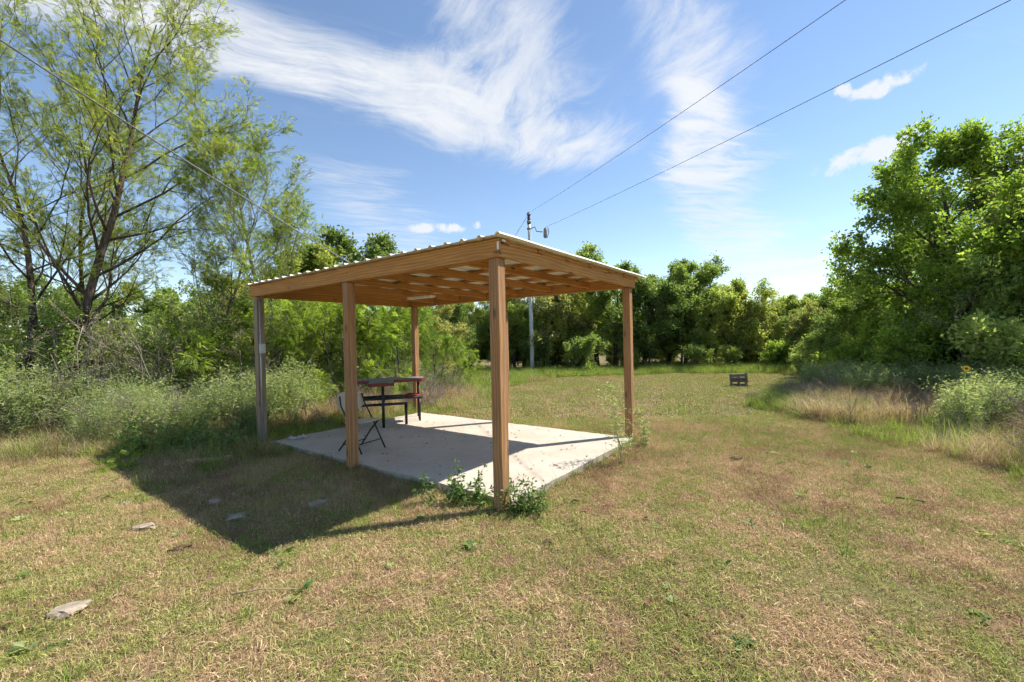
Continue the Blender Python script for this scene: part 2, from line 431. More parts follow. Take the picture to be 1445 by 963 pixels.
def lawn_blade():
    m, t, out = new_mat('lawn_blade')
    pos, g, mid, sm = lawn_nodes(t)
    at = t.new('ShaderNodeAttribute', attribute_name='tint').outputs['Fac']
    # each blade is green or dry; the place only shifts the odds
    f = t.mapr(t.m('ADD', g, t.m('MULTIPLY', t.m('SUBTRACT', at, 0.5), 0.30)), 0.45, 0.57)
    at2 = t.m('FRACT', t.m('MULTIPLY', at, 17.3))
    dry = t.mix(at2, col(0.36, 0.225, 0.115), col(0.80, 0.61, 0.37))
    grn = t.mix(at2, col(0.17, 0.215, 0.045), col(0.52, 0.52, 0.17))
    worn = t.mapr(t.noise(t.v('ADD', pos, (31.0, 7.0, 0.0)), 0.9, 5, 0.7), 0.46, 0.60)
    dry = t.mix(t.m('MULTIPLY', worn, 0.85), dry, t.mix(at2, col(0.21, 0.12, 0.065), col(0.52, 0.345, 0.215)))
    c = t.mix(f, dry, grn)
    b = t.new('ShaderNodeBsdfDiffuse'); t.put(b.inputs[0], c)
    tr = t.new('ShaderNodeBsdfTranslucent'); t.put(tr.inputs[0], c)
    mx = t.new('ShaderNodeMixShader'); mx.inputs[0].default_value = 0.3
    t.l.new(b.outputs[0], mx.inputs[1]); t.l.new(tr.outputs[0], mx.inputs[2]); t.l.new(mx.outputs[0], out.inputs[0])
    return m
M['lawn_blade'] = lawn_blade()

# ------------------------------------------------------------------ terrain
_k = np.random.default_rng(3).uniform(-1, 1, (10, 3))
def gz(x, y):
    x = np.asarray(x, float); y = np.asarray(y, float)
    yy = np.clip(y - 7.0, 0, 45.0)
    z = -0.025 * (yy - 1.5 * (1 - np.exp(-yy / 1.5)))
    for i, (a, b, c) in enumerate(_k):
        fq = 0.5 + i * 0.38
        z = z + 0.011 / (1 + 0.35 * i) * np.sin(fq * (a * x + b * y) * 1.6 + c * 9)
    # a little lower along the open right hand side of the slab
    z = z - 0.035 * np.exp(-((x - 0.9) ** 2 + (y - 5.3) ** 2) / 2.0)
    return z

def axis(lim, n, k):
    s = np.linspace(-1, 1, n); return np.sinh(s * k) / math.sinh(k) * lim
gx = axis(420, 170, 5.6); gy = axis(420, 170, 5.6) + 5
GX, GY = np.meshgrid(gx, gy); nx = len(gx)
Vg = np.stack([GX.ravel(), GY.ravel(), gz(GX.ravel(), GY.ravel())], 1)
ii, jj = np.meshgrid(np.arange(len(gy) - 1), np.arange(nx - 1), indexing='ij'); q0 = (ii * nx + jj).ravel()
Tg = np.concatenate([np.stack([q0, q0 + 1, q0 + nx + 1], 1), np.stack([q0, q0 + nx + 1, q0 + nx], 1)])
ground = link('ground', mesh_np('ground', Vg, Tg, None, True), M['lawn_soil'])
tag(ground, 'mown lawn of patchy dry and green grass', 'lawn', kind='structure')

# ------------------------------------------------------------------ shelter (local x = across, local y = along the high front side)
S0 = Vector((-0.1205, 4.1996, 0.0)); SROT = R(53.63)
SM = Matrix.Translation(S0) @ Matrix.Rotation(SROT, 4, 'Z')
SMI = np.array(SM.inverted())
def to_local(x, y):
    x = np.asarray(x, float); y = np.asarray(y, float)
    return SMI[0, 0] * x + SMI[0, 1] * y + SMI[0, 3], SMI[1, 0] * x + SMI[1, 1] * y + SMI[1, 3]

def make_slab():
    v0, v1, u0, u1, top = 0.122, 3.312, -0.025, 4.86, 0.074
    bm = bmesh.new()
    nu, nv = 40, 26
    rr = random.Random(5)
    P = {}
    for i in range(nu + 1):
        for j in range(nv + 1):
            v = v0 + (v1 - v0) * j / nv; u = u0 + (u1 - u0) * i / nu
            e = (j in (0, nv)) or (i in (0, nu))
            z = top - (0.006 + rr.random() * 0.006 if e else 0)
            P[i, j] = bm.verts.new((v + (rr.uniform(-.004, .004) if e else 0), u + (rr.uniform(-.004, .004) if e else 0), z))
    for i in range(nu):
        for j in range(nv): bm.faces.new((P[i, j], P[i, j + 1], P[i + 1, j + 1], P[i + 1, j]))
    rim = [P[0, j] for j in range(nv + 1)] + [P[i, nv] for i in range(1, nu + 1)] + [P[nu, j] for j in range(nv - 1, -1, -1)] + [P[i, 0] for i in range(nu - 1, 0, -1)]
    low = [bm.verts.new((p.co.x + rr.uniform(-.005, .005), p.co.y + rr.uniform(-.005, .005), -0.16)) for p in rim]
    for a in range(len(rim)):
        b = (a + 1) % len(rim); bm.faces.new((rim[b], rim[a], low[a], low[b]))
    bmesh.ops.recalc_face_normals(bm, faces=bm.faces)
    o = link('concrete_slab', bm_mesh(bm, 'concrete_slab'), M['concrete']); o.matrix_world = SM
    tag(o, 'pale concrete floor slab under the wooden shelter', 'slab', kind='structure')
make_slab()

def make_shelter():
    root = thing('picnic_shelter', 'open wooden shelter with ribbed metal roof over concrete slab', 'shelter', S0, SROT)
    T = 0.116; UB, UC, VE = 2.461, 4.99, 3.32
    cache = {}
    def board(name, p0, p1, w, h, mat, up=(0, 0, 1), parent=root, bevel=0.004):
        L = round((Vector(p1) - Vector(p0)).length, 3); key = (L, w, h, mat)
        if key not in cache:
            me = board_mesh(L, w, h, bevel); me.materials.append(M[mat]); cache[key] = me
        return link(name, cache[key], None, parent, frame_mat(p0, p1, up))
    posts = {}
    for n, v, u, top, mat in (('A', T / 2, T / 2, 2.43, 'pine_post'), ('B', T / 2, UB + T / 2, 2.43, 'pine_post'), ('C', T / 2, UC + T / 2, 2.43, 'grey_post'),
                         ('E', VE + T / 2, T / 2, 2.408, 'pine_post'), ('M', VE + T / 2, UB + T / 2, 2.408, 'pine_post'), ('D', VE + T / 2, UC + T / 2, 2.408, 'pine_post')):
        posts[n] = board('post', (v, u, -0.25), (v, u, top), T, T, mat, up=(0, 1, 0), bevel=0.005)
    # front and rear beams: two boards each
    ye0, ye1 = -0.03, UC + T + 0.085
    board('front_beam', (0.002, ye0, 2.521), (0.002, ye1, 2.521), 0.04, 0.178, 'pine')
    board('front_beam', (0.062, ye0 + 0.04, 2.503), (0.062, ye1 - 0.04, 2.503), 0.04, 0.14, 'pine')
    board('rear_beam', (VE + 0.035, ye0 + 0.052, 2.485), (VE + 0.035, ye1 - 0.052, 2.485), 0.04, 0.15, 'pine')
    board('rear_beam', (VE + 0.085, ye0 + 0.052, 2.485), (VE + 0.085, ye1 - 0.052, 2.485), 0.04, 0.15, 'pine')
    # end rafters and rafters between
    zf, zr = 2.503, 2.485
    board('end_rafter', (0.026, -0.008, zf - 0.008), (VE + T + 0.07, -0.008, zr - 0.008), 0.038, 0.126, 'pine')
    board('end_rafter', (0.026, ye1 - 0.022, zf), (VE + T + 0.07, ye1 - 0.022, zr), 0.038, 0.142, 'pine')
    for k in range(6):
        u = 0.70 + k * 0.735
        board('rafter', (0.086, u, zf + 0.021), (VE + 0.012, u, zr + 0.021), 0.038, 0.10, 'pine')
    # purlins lie flat on the rafters, along the shelter
    vs = [0.13, 0.74, 1.35, 1.96, 2.57, 3.12, 3.62]
    slope = (zr - zf) / (VE + T)
    for v in vs:
        z = zf + 0.0725 + slope * v + 0.019
        board('purlin', (v, ye0 + 0.012, z), (v, ye1 - 0.005, z), 0.089, 0.036, 'pine')
    for a, b in zip(vs[:-1], vs[1:]):
        z0 = zf + 0.0725 + slope * a + 0.0095; z1 = zf + 0.0725 + slope * b + 0.0095
        board('blocking', (a + 0.047, 0.006, z0), (b - 0.047, 0.006, z1), 0.03, 0.05, 'pine')
    # metal hanger plates at the front corner
    bm = bmesh.new(); box_bm(bm, (-0.0275, -0.034, 2.50), (-0.0195, -0.014, 2.575), 0.002); link('hanger_plate', bm_mesh(bm, 'hanger_plate'), M['white_paint'], root)
    bm = bmesh.new(); box_bm(bm, (0.03, -0.038, 2.584), (0.085, -0.0285, 2.606), 0.002); link('hanger_plate', bm_mesh(bm, 'hanger_plate'), M['white_paint'], root)
    # ribbed roof panels: ribs run across, six sheets side by side
    pitch, rib = 0.2288, 0.022
    v0, v1 = -0.10, 3.80; ua, ub = -0.12, ye1 + 0.06
    npan = 6; wide = (ub - ua) / npan
    rr = random.Random(2)
    for k in range(npan):
        prof = []
        n = 4; p = wide / n
        for i in range(n):
            c = p * i + 0.04
            prof += [(p * i, 0), (c - 0.032, 0), (c - 0.014, rib), (c + 0.014, rib), (c + 0.032, 0)]
        prof.append((wide + 0.012, 0.0015))
        bm = bmesh.new(); nv = 14; rows = []
        th = 0.0035
        for lay in (0, 1):
            for j in range(nv + 1):
                v = v0 + (v1 - v0) * j / nv
                z = 2.616 + slope * v + (th if lay == 0 else 0) + 0.0018 * (k % 2)
                sag = 0.002 * math.sin(v * 4.1 + k) + (rr.uniform(-.002, .002))
                rows.append([bm.verts.new((v, ua + wide * k + a, z + b + sag + 0.003)) for a, b in prof])
        m_ = len(prof)
        for lay in (0, 1):
            for j in range(nv):
                for i in range(m_ - 1):
                    r0, r1 = rows[lay * (nv + 1) + j], rows[lay * (nv + 1) + j + 1]
                    bm.faces.new((r0[i], r1[i], r1[i + 1], r0[i + 1]))
        for j in (0, nv):
            a, b = rows[j], rows[nv + 1 + j]
            for i in range(m_ - 1): bm.faces.new((a[i], a[i + 1], b[i + 1], b[i]))
        for i in (0, m_ - 1):
            for j in range(nv): bm.faces.new((rows[j][i], rows[j + 1][i], rows[nv + 2 + j][i], rows[nv + 1 + j][i]))
        bmesh.ops.recalc_face_normals(bm, faces=bm.faces)
        link('roof_panel', bm_mesh(bm, 'roof_panel'), M['roof_metal'], root)
    # conduit and switch box on the far left post, lamp under the rafters
    cu = UC - 0.014; cv = 0.036
    a = Acc(); a.tube([(cv, cu, 0.05), (cv, cu, 1.2), (cv, cu, 2.42)], 0.011, 8)
    a.tube([(cv, cu, 2.41), (cv + 0.02, cu + 0.01, 2.425), (cv + 0.08, cu + 0.05, 2.43)], 0.011, 8)
    link('conduit', a.mesh('conduit', True), M['galv'], root)
    bm = bmesh.new(); box_bm(bm, (0.015, UC - 0.062, 1.50), (0.095, UC - 0.002, 1.66), 0.006, 2); bx = link('switch_box', bm_mesh(bm, 'switch_box'), M['galv'], root)
    bm = bmesh.new(); box_bm(bm, (0.022, UC - 0.068, 1.51), (0.088, UC - 0.0622, 1.65), 0.002); link('cover', bm_mesh(bm, 'cover'), M['galv'], bx)
    bm = bmesh.new(); box_bm(bm, (1.9, 2.95, 2.392), (2.02, 3.55, 2.429), 0.012, 2); link('ceiling_lamp', bm_mesh(bm, 'ceiling_lamp'), M['white_paint'], root)
    # service mast where the cable arrives, on the roof
    mp = SM.inverted() @ ray_at(545, 402, 7.9)
    a = Acc(); a.tube([(mp.x, mp.y, 2.5), (mp.x, mp.y, mp.z - 0.03), (mp.x, mp.y, mp.z + 0.05)], 0.02, 8)
    link('service_mast', a.mesh('service_mast', True), M['galv'], root)
    return root
make_shelter()

# ------------------------------------------------------------------ shooting bench table with two seats
def make_bench():
    base = Vector((-2.60, 8.62, 0.074)); rz = R(15.2)
    t = thing('tee_table', 'dark tee-shaped table with red edge and seats on black steel frame', 'table', base, rz)
    H = 0.82
    # tee outline, stem towards -y
    out = [(-0.2, -0.72), (0.26, -0.72), (0.26, -0.05), (0.80, 0.02), (0.86, 0.12), (0.86, 0.52), (-0.62, 0.52), (-0.62, 0.02), (-0.2, -0.05)]
    def slab(z0, z1, inset, name, mat, parent):
        c = Vector((0.1, 0.05)); bm = bmesh.new()
        pts = [((x - c.x) * (1 - inset) + c.x, (y - c.y) * (1 - inset) + c.y) for x, y in out]
        f = bm.faces.new([bm.verts.new((x, y, z0)) for x, y in pts])
        e = bmesh.ops.extrude_face_region(bm, geom=[f])
        bmesh.ops.translate(bm, verts=[v for v in e['geom'] if isinstance(v, bmesh.types.BMVert)], vec=(0, 0, z1 - z0))
        bmesh.ops.recalc_face_normals(bm, faces=bm.faces)
        return link(name, bm_mesh(bm, name), M[mat], parent)
    top = slab(H - 0.055, H, 0.0, 'table_top', 'red_paint', t)
    slab(H + 0.0005, H + 0.006, 0.012, 'top_surface', 'table_grey', top)
    def bar(name, p0, p1, w, parent=t):
        a = Acc(); L = (Vector(p1) - Vector(p0)).length
        a.box((0, -w / 2, -w / 2), (L, w / 2, w / 2), frame_mat(p0, p1)); return link(name, a.mesh(name), M['black_steel'], parent)
    for x, y in ((0.06, -0.6), (0.74, 0.1), (0.74, 0.44), (-0.5, 0.1), (-0.5, 0.44)):
        bar('leg', (x, y, 0.0), (x, y, H - 0.056), 0.05 if y < 0 else 0.036)
    bar('frame_bar', (-0.56, -0.42, 0.40), (0.5, -0.42, 0.40), 0.045)
    bar('frame_bar', (-0.60, -0.12, 0.47), (0.80, -0.12, 0.47), 0.045)
    bar('frame_bar', (-0.474, 0.27, 0.47), (0.714, 0.27, 0.47), 0.04)
    bar('frame_bar', (0.06, -0.57, 0.37), (0.06, 0.247, 0.44), 0.04)
    bar('leg', (0.47, -0.42, 0.0), (0.47, -0.42, 0.376), 0.05); bar('leg', (-0.53, -0.42, 0.0), (-0.53, -0.42, 0.376), 0.05)
    bar('leg', (0.74, -0.12, 0.0), (0.74, -0.12, 0.446), 0.036)
    # round red seats with raised rim
    for sx in (0.62, -0.56):
        bm = bmesh.new()
        prof = [(0.0, 0.498), (0.10, 0.498), (0.15, 0.508), (0.165, 0.522), (0.175, 0.515), (0.17, 0.495), (0.12, 0.4935), (0.0, 0.4935)]
        n = 20; rings = []
        for r_, z in prof:
            rings.append([bm.verts.new((sx + r_ * 1.12 * math.cos(2 * math.pi * i / n), -0.02 + r_ * math.sin(2 * math.pi * i / n), z)) for i in range(n)] if r_ > 0 else [bm.verts.new((sx, -0.02, z))])
        for a, b in zip(rings[:-1], rings[1:]):
            for i in range(n):
                j = (i + 1) % n
                if len(a) == 1: bm.faces.new((a[0], b[i], b[j]))
                elif len(b) == 1: bm.faces.new((a[j], a[i], b[0]))
                else: bm.faces.new((a[i], a[j], b[j], b[i]))
        bmesh.ops.recalc_face_normals(bm, faces=bm.faces)
        link('seat', bm_mesh(bm, 'seat', True), M['red_paint'], t)
make_bench()

# ------------------------------------------------------------------ folding chair
def make_chair():
    # local: +y is the way it faces, x across
    ang = math.atan2(-0.47, 0.88) - math.pi / 2
    t = thing('folding_chair', 'beige plastic folding chair with dark steel legs behind the middle front post', 'chair', (-2.23, 6.43, 0.074), ang)
    def tube(name, pts, r=0.0115):
        a = Acc(); a.tube(pts, r, 8); return link(name, a.mesh(name, True), M['black_steel'], t)
    for s in (-1, 1):
        x = 0.222 * s
        tube('leg', [(x, 0.235, 0.012), (x, 0.0, 0.42), (x * 0.99, -0.16, 0.66), (x * 0.93, -0.20, 0.80)])
        x2 = 0.196 * s
        tube('leg', [(x2 * 1.08, -0.235, 0.012), (x2, 0.0, 0.285), (x2, 0.15, 0.425)])
    tube('stretcher', [(-0.222, 0.165, 0.135), (0.222, 0.165, 0.135)], 0.008)
    tube('stretcher', [(-0.205, -0.155, 0.105), (0.205, -0.155, 0.105)], 0.008)
    # seat: a moulded pan with a rolled rim
    def shell(name, f, nu=14, nv=10, th=0.014):
        bm = bmesh.new(); g = []
        for lay in (0, 1):
            g.append([[bm.verts.new(f(-1 + 2 * i / nu, -1 + 2 * j / nv, lay * th)) for j in range(nv + 1)] for i in range(nu + 1)])
        for lay in (0, 1):
            for i in range(nu):
                for j in range(nv): bm.faces.new((g[lay][i][j], g[lay][i + 1][j], g[lay][i + 1][j + 1], g[lay][i][j + 1]))
        rim = [(i, 0) for i in range(nu)] + [(nu, j) for j in range(nv)] + [(i, nv) for i in range(nu, 0, -1)] + [(0, j) for j in range(nv, 0, -1)]
        for a in range(len(rim)):
            (i, j), (k, l) = rim[a], rim[(a + 1) % len(rim)]
            bm.faces.new((g[0][i][j], g[0][k][l], g[1][k][l], g[1][i][j]))
        bmesh.ops.recalc_face_normals(bm, faces=bm.faces)
        return link(name, bm_mesh(bm, name, True), M['chair_plastic'], t)
    def squircle(a, b, k=0.16):
        return a * math.sqrt(1 - k * b * b * b * b * 1.6), b * math.sqrt(1 - k * a * a * a * a * 1.6)
    def seat_f(a, b, h):
        a, b = squircle(a, b); return (a * 0.205, 0.02 + b * 0.2, 0.435 - 0.018 * (1 - a * a) * (1 - b * b) + 0.012 * b - h)
    def back_f(a, b, h):
        a, b = squircle(a, b, 0.2); y = -0.185 - 0.03 * (b + 1) * 0.8 - 0.035 * (1 - a * a)
        return (a * 0.232, y - h, 0.70 + b * 0.135 + 0.012 * (1 - a * a))
    shell('seat', seat_f); shell('backrest', back_f)
make_chair()

# ------------------------------------------------------------------ utility pole and cables
def make_pole():
    D = pix_dir(751, 530); y = 25.4; k = y / D.y
    x = D.x * k; z0 = float(gz(x, y))
    top = CAM_H + pix_dir(739, 300).z / pix_dir(739, 300).y * y
    t = thing('utility_pole', 'slim grey utility pole with insulators standing before the tree line', 'utility pole', (x, y, z0))
    h = top - z0
    a = Acc(); zz = np.linspace(-0.3, h - 0.7, 9); a.tube(np.stack([0.02 * np.sin(zz), 0 * zz, zz], 1), np.linspace(0.125, 0.09, 9), 12)
    link('shaft', a.mesh('shaft', True), M['pole'], t)
    a = Acc(); a.tube([(0, 0, h - 0.7), (0, 0, h - 0.35), (0, 0, h)], [0.10, 0.085, 0.07], 10); link('pole_top_pin', a.mesh('pole_top_pin', True), M['cable'], t)
    for q in (0.12, 0.55, 0.95):
        a = Acc(); a.tube([(0, 0, h - q - 0.07), (0, 0, h - q - 0.03), (0, 0, h - q + 0.03), (0, 0, h - q + 0.07)], [0.09, 0.13, 0.13, 0.09], 12)
        link('insulator', a.mesh('insulator', True), M['ceramic'], t)
    a = Acc(); a.tube([(0.08, 0, h - 0.95), (0.35, 0, h - 0.85), (0.42, 0, h - 1.1), (0.78, 0, h - 1.15)], 0.028, 6); link('bracket', a.mesh('bracket', True), M['cable'], t)
    a = Acc(); a.tube([(0.92, 0, h - 1.5), (0.92, 0, h - 1.42), (0.95, 0, h - 0.98), (0.95, 0, h - 0.9)], [0.05, 0.11, 0.11, 0.05], 10); link('cutout_fuse', a.mesh('cutout_fuse', True), M['ceramic'], t)
    a = Acc(); a.tube([(0.95, 0, h - 0.9), (1.1, 0, h - 0.92), (1.14, 0, h - 1.2), (1.04, 0, h - 1.48), (0.92, 0, h - 1.5)], 0.02, 6); link('fuse_holder', a.mesh('fuse_holder', True), M['cable'], t)
    a = Acc(); a.tube([(-0.1, 0.02, h - 0.25), (-3.2, 0.9, (h - 0.25) * 0.5), (-6.4, 1.8, 0.0)], 0.012, 6); link('guy_wire', a.mesh('guy_wire', True), M['cable'], t)
    return Vector((x, y, top))
PT = make_pole()

def cable(name, label, p0, p1, sag, r, mat='cable'):
    p0 = Vector(p0); p1 = Vector(p1); n = 40
    pts = []
    for i in range(n + 1):
        f = i / n; p = p0.lerp(p1, f); p.z -= sag * 4 * f * (1 - f); pts.append(tuple(p))
    a = Acc(); a.tube(pts, r, 6)
    tag(link(name, a.mesh(name, True), M[mat]), label, 'cable')
# past the frame edge each line goes on to a pole behind the camera
def onward(pa, px, py, y, more):
    q = ray_at(px, py, y); return q + (q - pa) * more
cable('power_line', 'upper overhead power line running from the pole top to upper right', PT + Vector((0, 0, -0.03)), onward(PT, 1160, 0, 7.0, 0.7), 0.25, 0.006)
P2 = PT + Vector((0.95, 0, -0.88))
cable('power_line', 'lower overhead power line running from the pole fuse to the right', P2, onward(P2, 1389, 0, 6.5, 0.7), 0.2, 0.0065)
P3 = ray_at(545, 402, 7.9)
cable('service_cable', 'twisted service cable running from upper left down to the shelter roof', P3, onward(P3, 0, 26, 4.4, 1.2), 0.22, 0.009, 'cable_alu')

# ------------------------------------------------------------------ wooden target stand on the lawn
def make_pallet():
    d = pix_dir(1043, 550); y = 14.8; x = d.x / d.y * y
    z = float(gz(x, y))
    t = thing('wooden_pallet', 'small grey slatted pallet standing upright on the far lawn', 'pallet', (x, y, z), R(-14))
    W, Hh = 0.52, 0.44
    def bd(name, lo, hi, rz=0.0):
        bm = bmesh.new(); box_bm(bm, lo, hi, 0.004); o = link(name, bm_mesh(bm, name), M['old_wood'], t)
        o.rotation_euler = (0, rz, 0)
    for xx in (-W / 2, -0.03, W / 2 - 0.06): bd('stringer', (xx, 0, -0.02), (xx + 0.06, 0.08, Hh + (0.04 if xx > 0.1 else 0)))
    for k, (z0, hh, tl) in enumerate(((0.03, 0.06, 0), (0.165, 0.075, 0.02), (0.265, 0.06, -0.01), (0.345, 0.09, -0.06))):
        bd('slat', (-W / 2 - 0.02, -0.02, z0), (W / 2 + 0.02, -0.001, z0 + hh), tl)
    for k, z0 in enumerate((0.04, 0.2, 0.36)): bd('slat', (-W / 2 - 0.01, 0.081, z0), (W / 2 + 0.01, 0.098, z0 + 0.07))
make_pallet()

# ------------------------------------------------------------------ trees
LEAF = (np.array([[0, 0, 0], [-0.27, 0.42, 0.07], [0, 1.0, -0.08], [0.27, 0.42, 0.07]], float), np.array([[0, 2, 1], [0, 3, 2]]))
def compound(pairs, w=0.16, l=0.2):
    """feathery leaf: leaflets in pairs along a drooping midrib"""
    V = []; T = []
    for i in range(pairs):
        f = (i + 0.6) / pairs; y = f; z = -0.22 * f * f
        ll = l * (1.0 - 0.5 * abs(f - 0.45))
        for s in (-1, 1):
            b = len(V); dx = s * ll; dy = ll * 0.38
            V += [(0, y, z), (dx * 0.55 - s * 0.0, y + dy * 0.55 - w * 0.32, z - 0.01), (dx, y + dy, z - 0.05), (dx * 0.5, y + dy * 0.5 + w * 0.32, z + 0.012)]
            T += [(b, b + 1, b + 2), (b, b + 2, b + 3)]
    return np.array(V, float), np.array(T)
LEAF_N = (np.array([[0, 0, 0], [-0.13, 0.45, 0.04], [0, 1.0, -0.12], [0.13, 0.45, 0.04]], float), np.array([[0, 2, 1], [0, 3, 2]]))
FERN = compound(6, 0.20, 0.24)
FERN_S = compound(4, 0.3, 0.3)

def place_leaves(tmpl, P, D, size, rg, flat=0.6, spread=0.8):
    """leaves at P, pointing roughly along D, blades turned towards the sky by 'flat'"""
    n = len(P); V0, T0 = tmpl
    d = D + rg.normal(0, spread, (n, 3)); d[:, 2] -= 0.15; d /= np.linalg.norm(d, axis=1, keepdims=True) + 1e-9
    up = rg.normal(0, 1.0 - flat * 0.6, (n, 3)); up[:, 2] += flat * 1.4
    x = np.cross(d, up); x /= np.linalg.norm(x, axis=1, keepdims=True) + 1e-9
    z = np.cross(x, d)
    s = (size * rg.uniform(0.65, 1.25, n))[:, None, None]
    V = P[:, None, :] + s * (V0[None, :, 0:1] * x[:, None, :] + V0[None, :, 1:2] * d[:, None, :] + V0[None, :, 2:3] * z[:, None, :])
    k = len(V0)
    T = T0[None] + (np.arange(n) * k)[:, None, None]
    tint = np.repeat(np.clip(rg.normal(0.5, 0.2, n), 0, 1), k)
    return V.reshape(-1, 3), T.reshape(-1, 3), tint

def gen_tree(seed, H, r0, spread, n1, n2, n3, leaves, leaf, size, start=0.25, up=0.25, ang=(65, 50, 45), stems=1, shape='round', flat=0.6, lspread=0.8, wob=0.12, low=0.0, inner=0.0, gap=0.0):
    """tapered trunk(s), limbs, branches, twigs; leaves along the twigs. Returns (wood mesh, crown mesh)"""
    rg = np.random.default_rng(seed); rl = np.random.default_rng(seed + 1000); wood = Acc(); LP = []; LD = []
    def nrm(v): return v / (np.linalg.norm(v) + 1e-9)
    def grow(p, d, L, r, r_end, nseg, upf, wb):
        pts = [p]; ds = []
        for i in range(nseg):
            d = nrm(d + rg.normal(0, wb, 3) + np.array([0, 0, upf / nseg])); p = p + d * (L / nseg); pts.append(p); ds.append(d)
        ds.append(d); return np.array(pts), np.array(ds), np.linspace(r, r_end, nseg + 1)
    def side(d, a, az):
        ref = np.array([0, 0, 1.0]) if abs(d[2]) < 0.9 else np.array([1.0, 0, 0])
        x = nrm(np.cross(d, ref)); y = np.cross(d, x)
        return nrm(d * math.cos(a) + (x * math.cos(az) + y * math.sin(az)) * math.sin(a))
    def at(pts, f):
        q = f * (len(pts) - 1); i = min(int(q), len(pts) - 2); return pts[i] + (pts[i + 1] - pts[i]) * (q - i), i
    def env(f):
        if shape == 'round': return max(0.25, math.sin(math.pi * min(1, 0.18 + 0.78 * f)) ** 0.7)
        if shape == 'vase': return 0.45 + 0.55 * math.sin(math.pi * min(1.0, 0.35 + 0.5 * f))
        if shape == 'cone': return 1.0 - 0.75 * f
        return 1.0
    for st in range(stems):
        if stems == 1: d0 = np.array([rg.normal(0, .05), rg.normal(0, .05), 1.0]); b0 = np.array([0, 0, -0.15])
        else:
            az = 2 * math.pi * st / stems + rg.uniform(-.5, .5); tl = rg.uniform(.12, .34)
            d0 = np.array([math.cos(az) * tl, math.sin(az) * tl, 1.0]); b0 = np.array([math.cos(az) * r0 * 0.9, math.sin(az) * r0 * 0.9, -0.15])
        Hs = H * (1.0 if st == 0 else rg.uniform(0.75, 1.0))
        tp, td, tr = grow(b0, nrm(d0), Hs, r0 * (1.0 if stems == 1 else 0.72), 0.012, 10, 0.18, wob * 0.5)
        tr = tr.copy(); tr[0] *= 1.35
        wood.tube(tp, tr, 8)
        m1 = n1 if stems == 1 else max(4, int(n1 / stems * 1.2))
        az = rg.uniform(0, 6.28)
        for a1 in range(m1):
            f = start + (0.98 - start) * ((a1 + rg.uniform(0.2, 0.8)) / m1)
            p, i = at(tp, f); az += 2.4 + rg.normal(0, .4)
            rel = (f - start) / (1 - start)
            L1 = spread * env(rel) * rg.uniform(0.75, 1.15)
            d1 = side(td[i], R(ang[0] * (1 - 0.45 * rel)), az)
            r1 = max(0.011, tr[i] * 0.42)
            bp, bd, br = grow(p, d1, L1, r1, 0.006, 6, up, wob); wood.tube(bp, br, 5)
            for a2 in range(n2):
                f2 = 0.22 + 0.78 * (a2 + rg.uniform(0.1, 0.9)) / n2
                p2, i2 = at(bp, f2); d2 = side(bd[i2], R(ang[1]) * rg.uniform(.6, 1.2), rg.uniform(0, 6.28))
                L2 = L1 * rg.uniform(0.3, 0.5) * (1.15 - 0.5 * f2)
                cp, cd, cr = grow(p2, d2, L2, max(0.006, br[i2] * 0.55), 0.004, 4, up * 0.8, wob * 1.3); wood.tube(cp, cr, 4, cap=False)
                for a3 in range(n3):
                    f3 = 0.2 + 0.8 * (a3 + rg.uniform(0.1, 0.9)) / n3
                    p3, i3 = at(cp, f3); d3 = side(cd[i3], R(ang[2]) * rg.uniform(.5, 1.3), rg.uniform(0, 6.28))
                    L3 = max(0.16, L2 * rg.uniform(0.35, 0.6))
                    ep, ed, er = grow(p3, d3, L3, 0.005, 0.0025, 3, up * 0.4, wob * 1.5); wood.tube(ep, er, 3, cap=False)
                    if rl.random() < gap: continue
                    ff = rl.uniform(0.1, 1.05, leaves); q = np.clip(ff, 0, 1) * 3; ix = np.minimum(q.astype(int), 2)
                    LP.append(ep[ix] + (ep[ix + 1] - ep[ix]) * (q - ix)[:, None] + rl.normal(0, size * (0.8 if leaf is LEAF else 0.45), (leaves, 3))); LD.append(ed[ix])
    P = np.vstack(LP); D = np.vstack(LD)
    k = P[:, 2] > low
    P, D = P[k], D[k]
    V, T, tint = place_leaves(leaf, P, D, size, rl, flat, lspread)
    return wood.mesh('trunk', True), mesh_np('crown', V, T, {'tint': tint})

TREES = {}
def variant(key, bark_m, leaf_m, *a, **k):
    w, c = gen_tree(*a, **k); w.materials.append(M[bark_m]); c.materials.append(M[leaf_m]); TREES[key] = (w, c)
# woodland behind
variant('w1', 'bark_grey', 'leaf_wood', 11, 5.0, 0.13, 2.7, 16, 7, 5, 40, LEAF, 0.14, start=0.12, up=0.22, flat=0.25)
variant('w2', 'bark_dark', 'leaf_deep', 12, 5.2, 0.14, 2.6, 16, 7, 5, 40, LEAF, 0.13, start=0.10, up=0.2, flat=0.25)
variant('w3', 'bark_grey', 'leaf_yellow', 13, 4.7, 0.11, 2.4, 15, 7, 5, 36, LEAF, 0.125, start=0.10, up=0.3, flat=0.25)
variant('w4', 'bark_dark', 'leaf_wood', 14, 5.8, 0.15, 2.6, 16, 7, 5, 38, LEAF, 0.14, start=0.16, up=0.3, shape='vase', flat=0.25)
variant('w5', 'bark_grey', 'leaf_olive', 15, 4.3, 0.10, 2.5, 15, 7, 5, 40, LEAF, 0.125, start=0.06, up=0.18, flat=0.25)
variant('bush1', 'bark_grey', 'leaf_wood', 16, 1.9, 0.04, 1.2, 9, 5, 3, 34, LEAF, 0.11, start=0.04, up=0.5, stems=3, flat=0.25)
variant('bush2', 'bark_grey', 'leaf_bright', 17, 1.5, 0.035, 1.0, 9, 5, 3, 32, LEAF, 0.10, start=0.04, up=0.5, stems=3, flat=0.25)
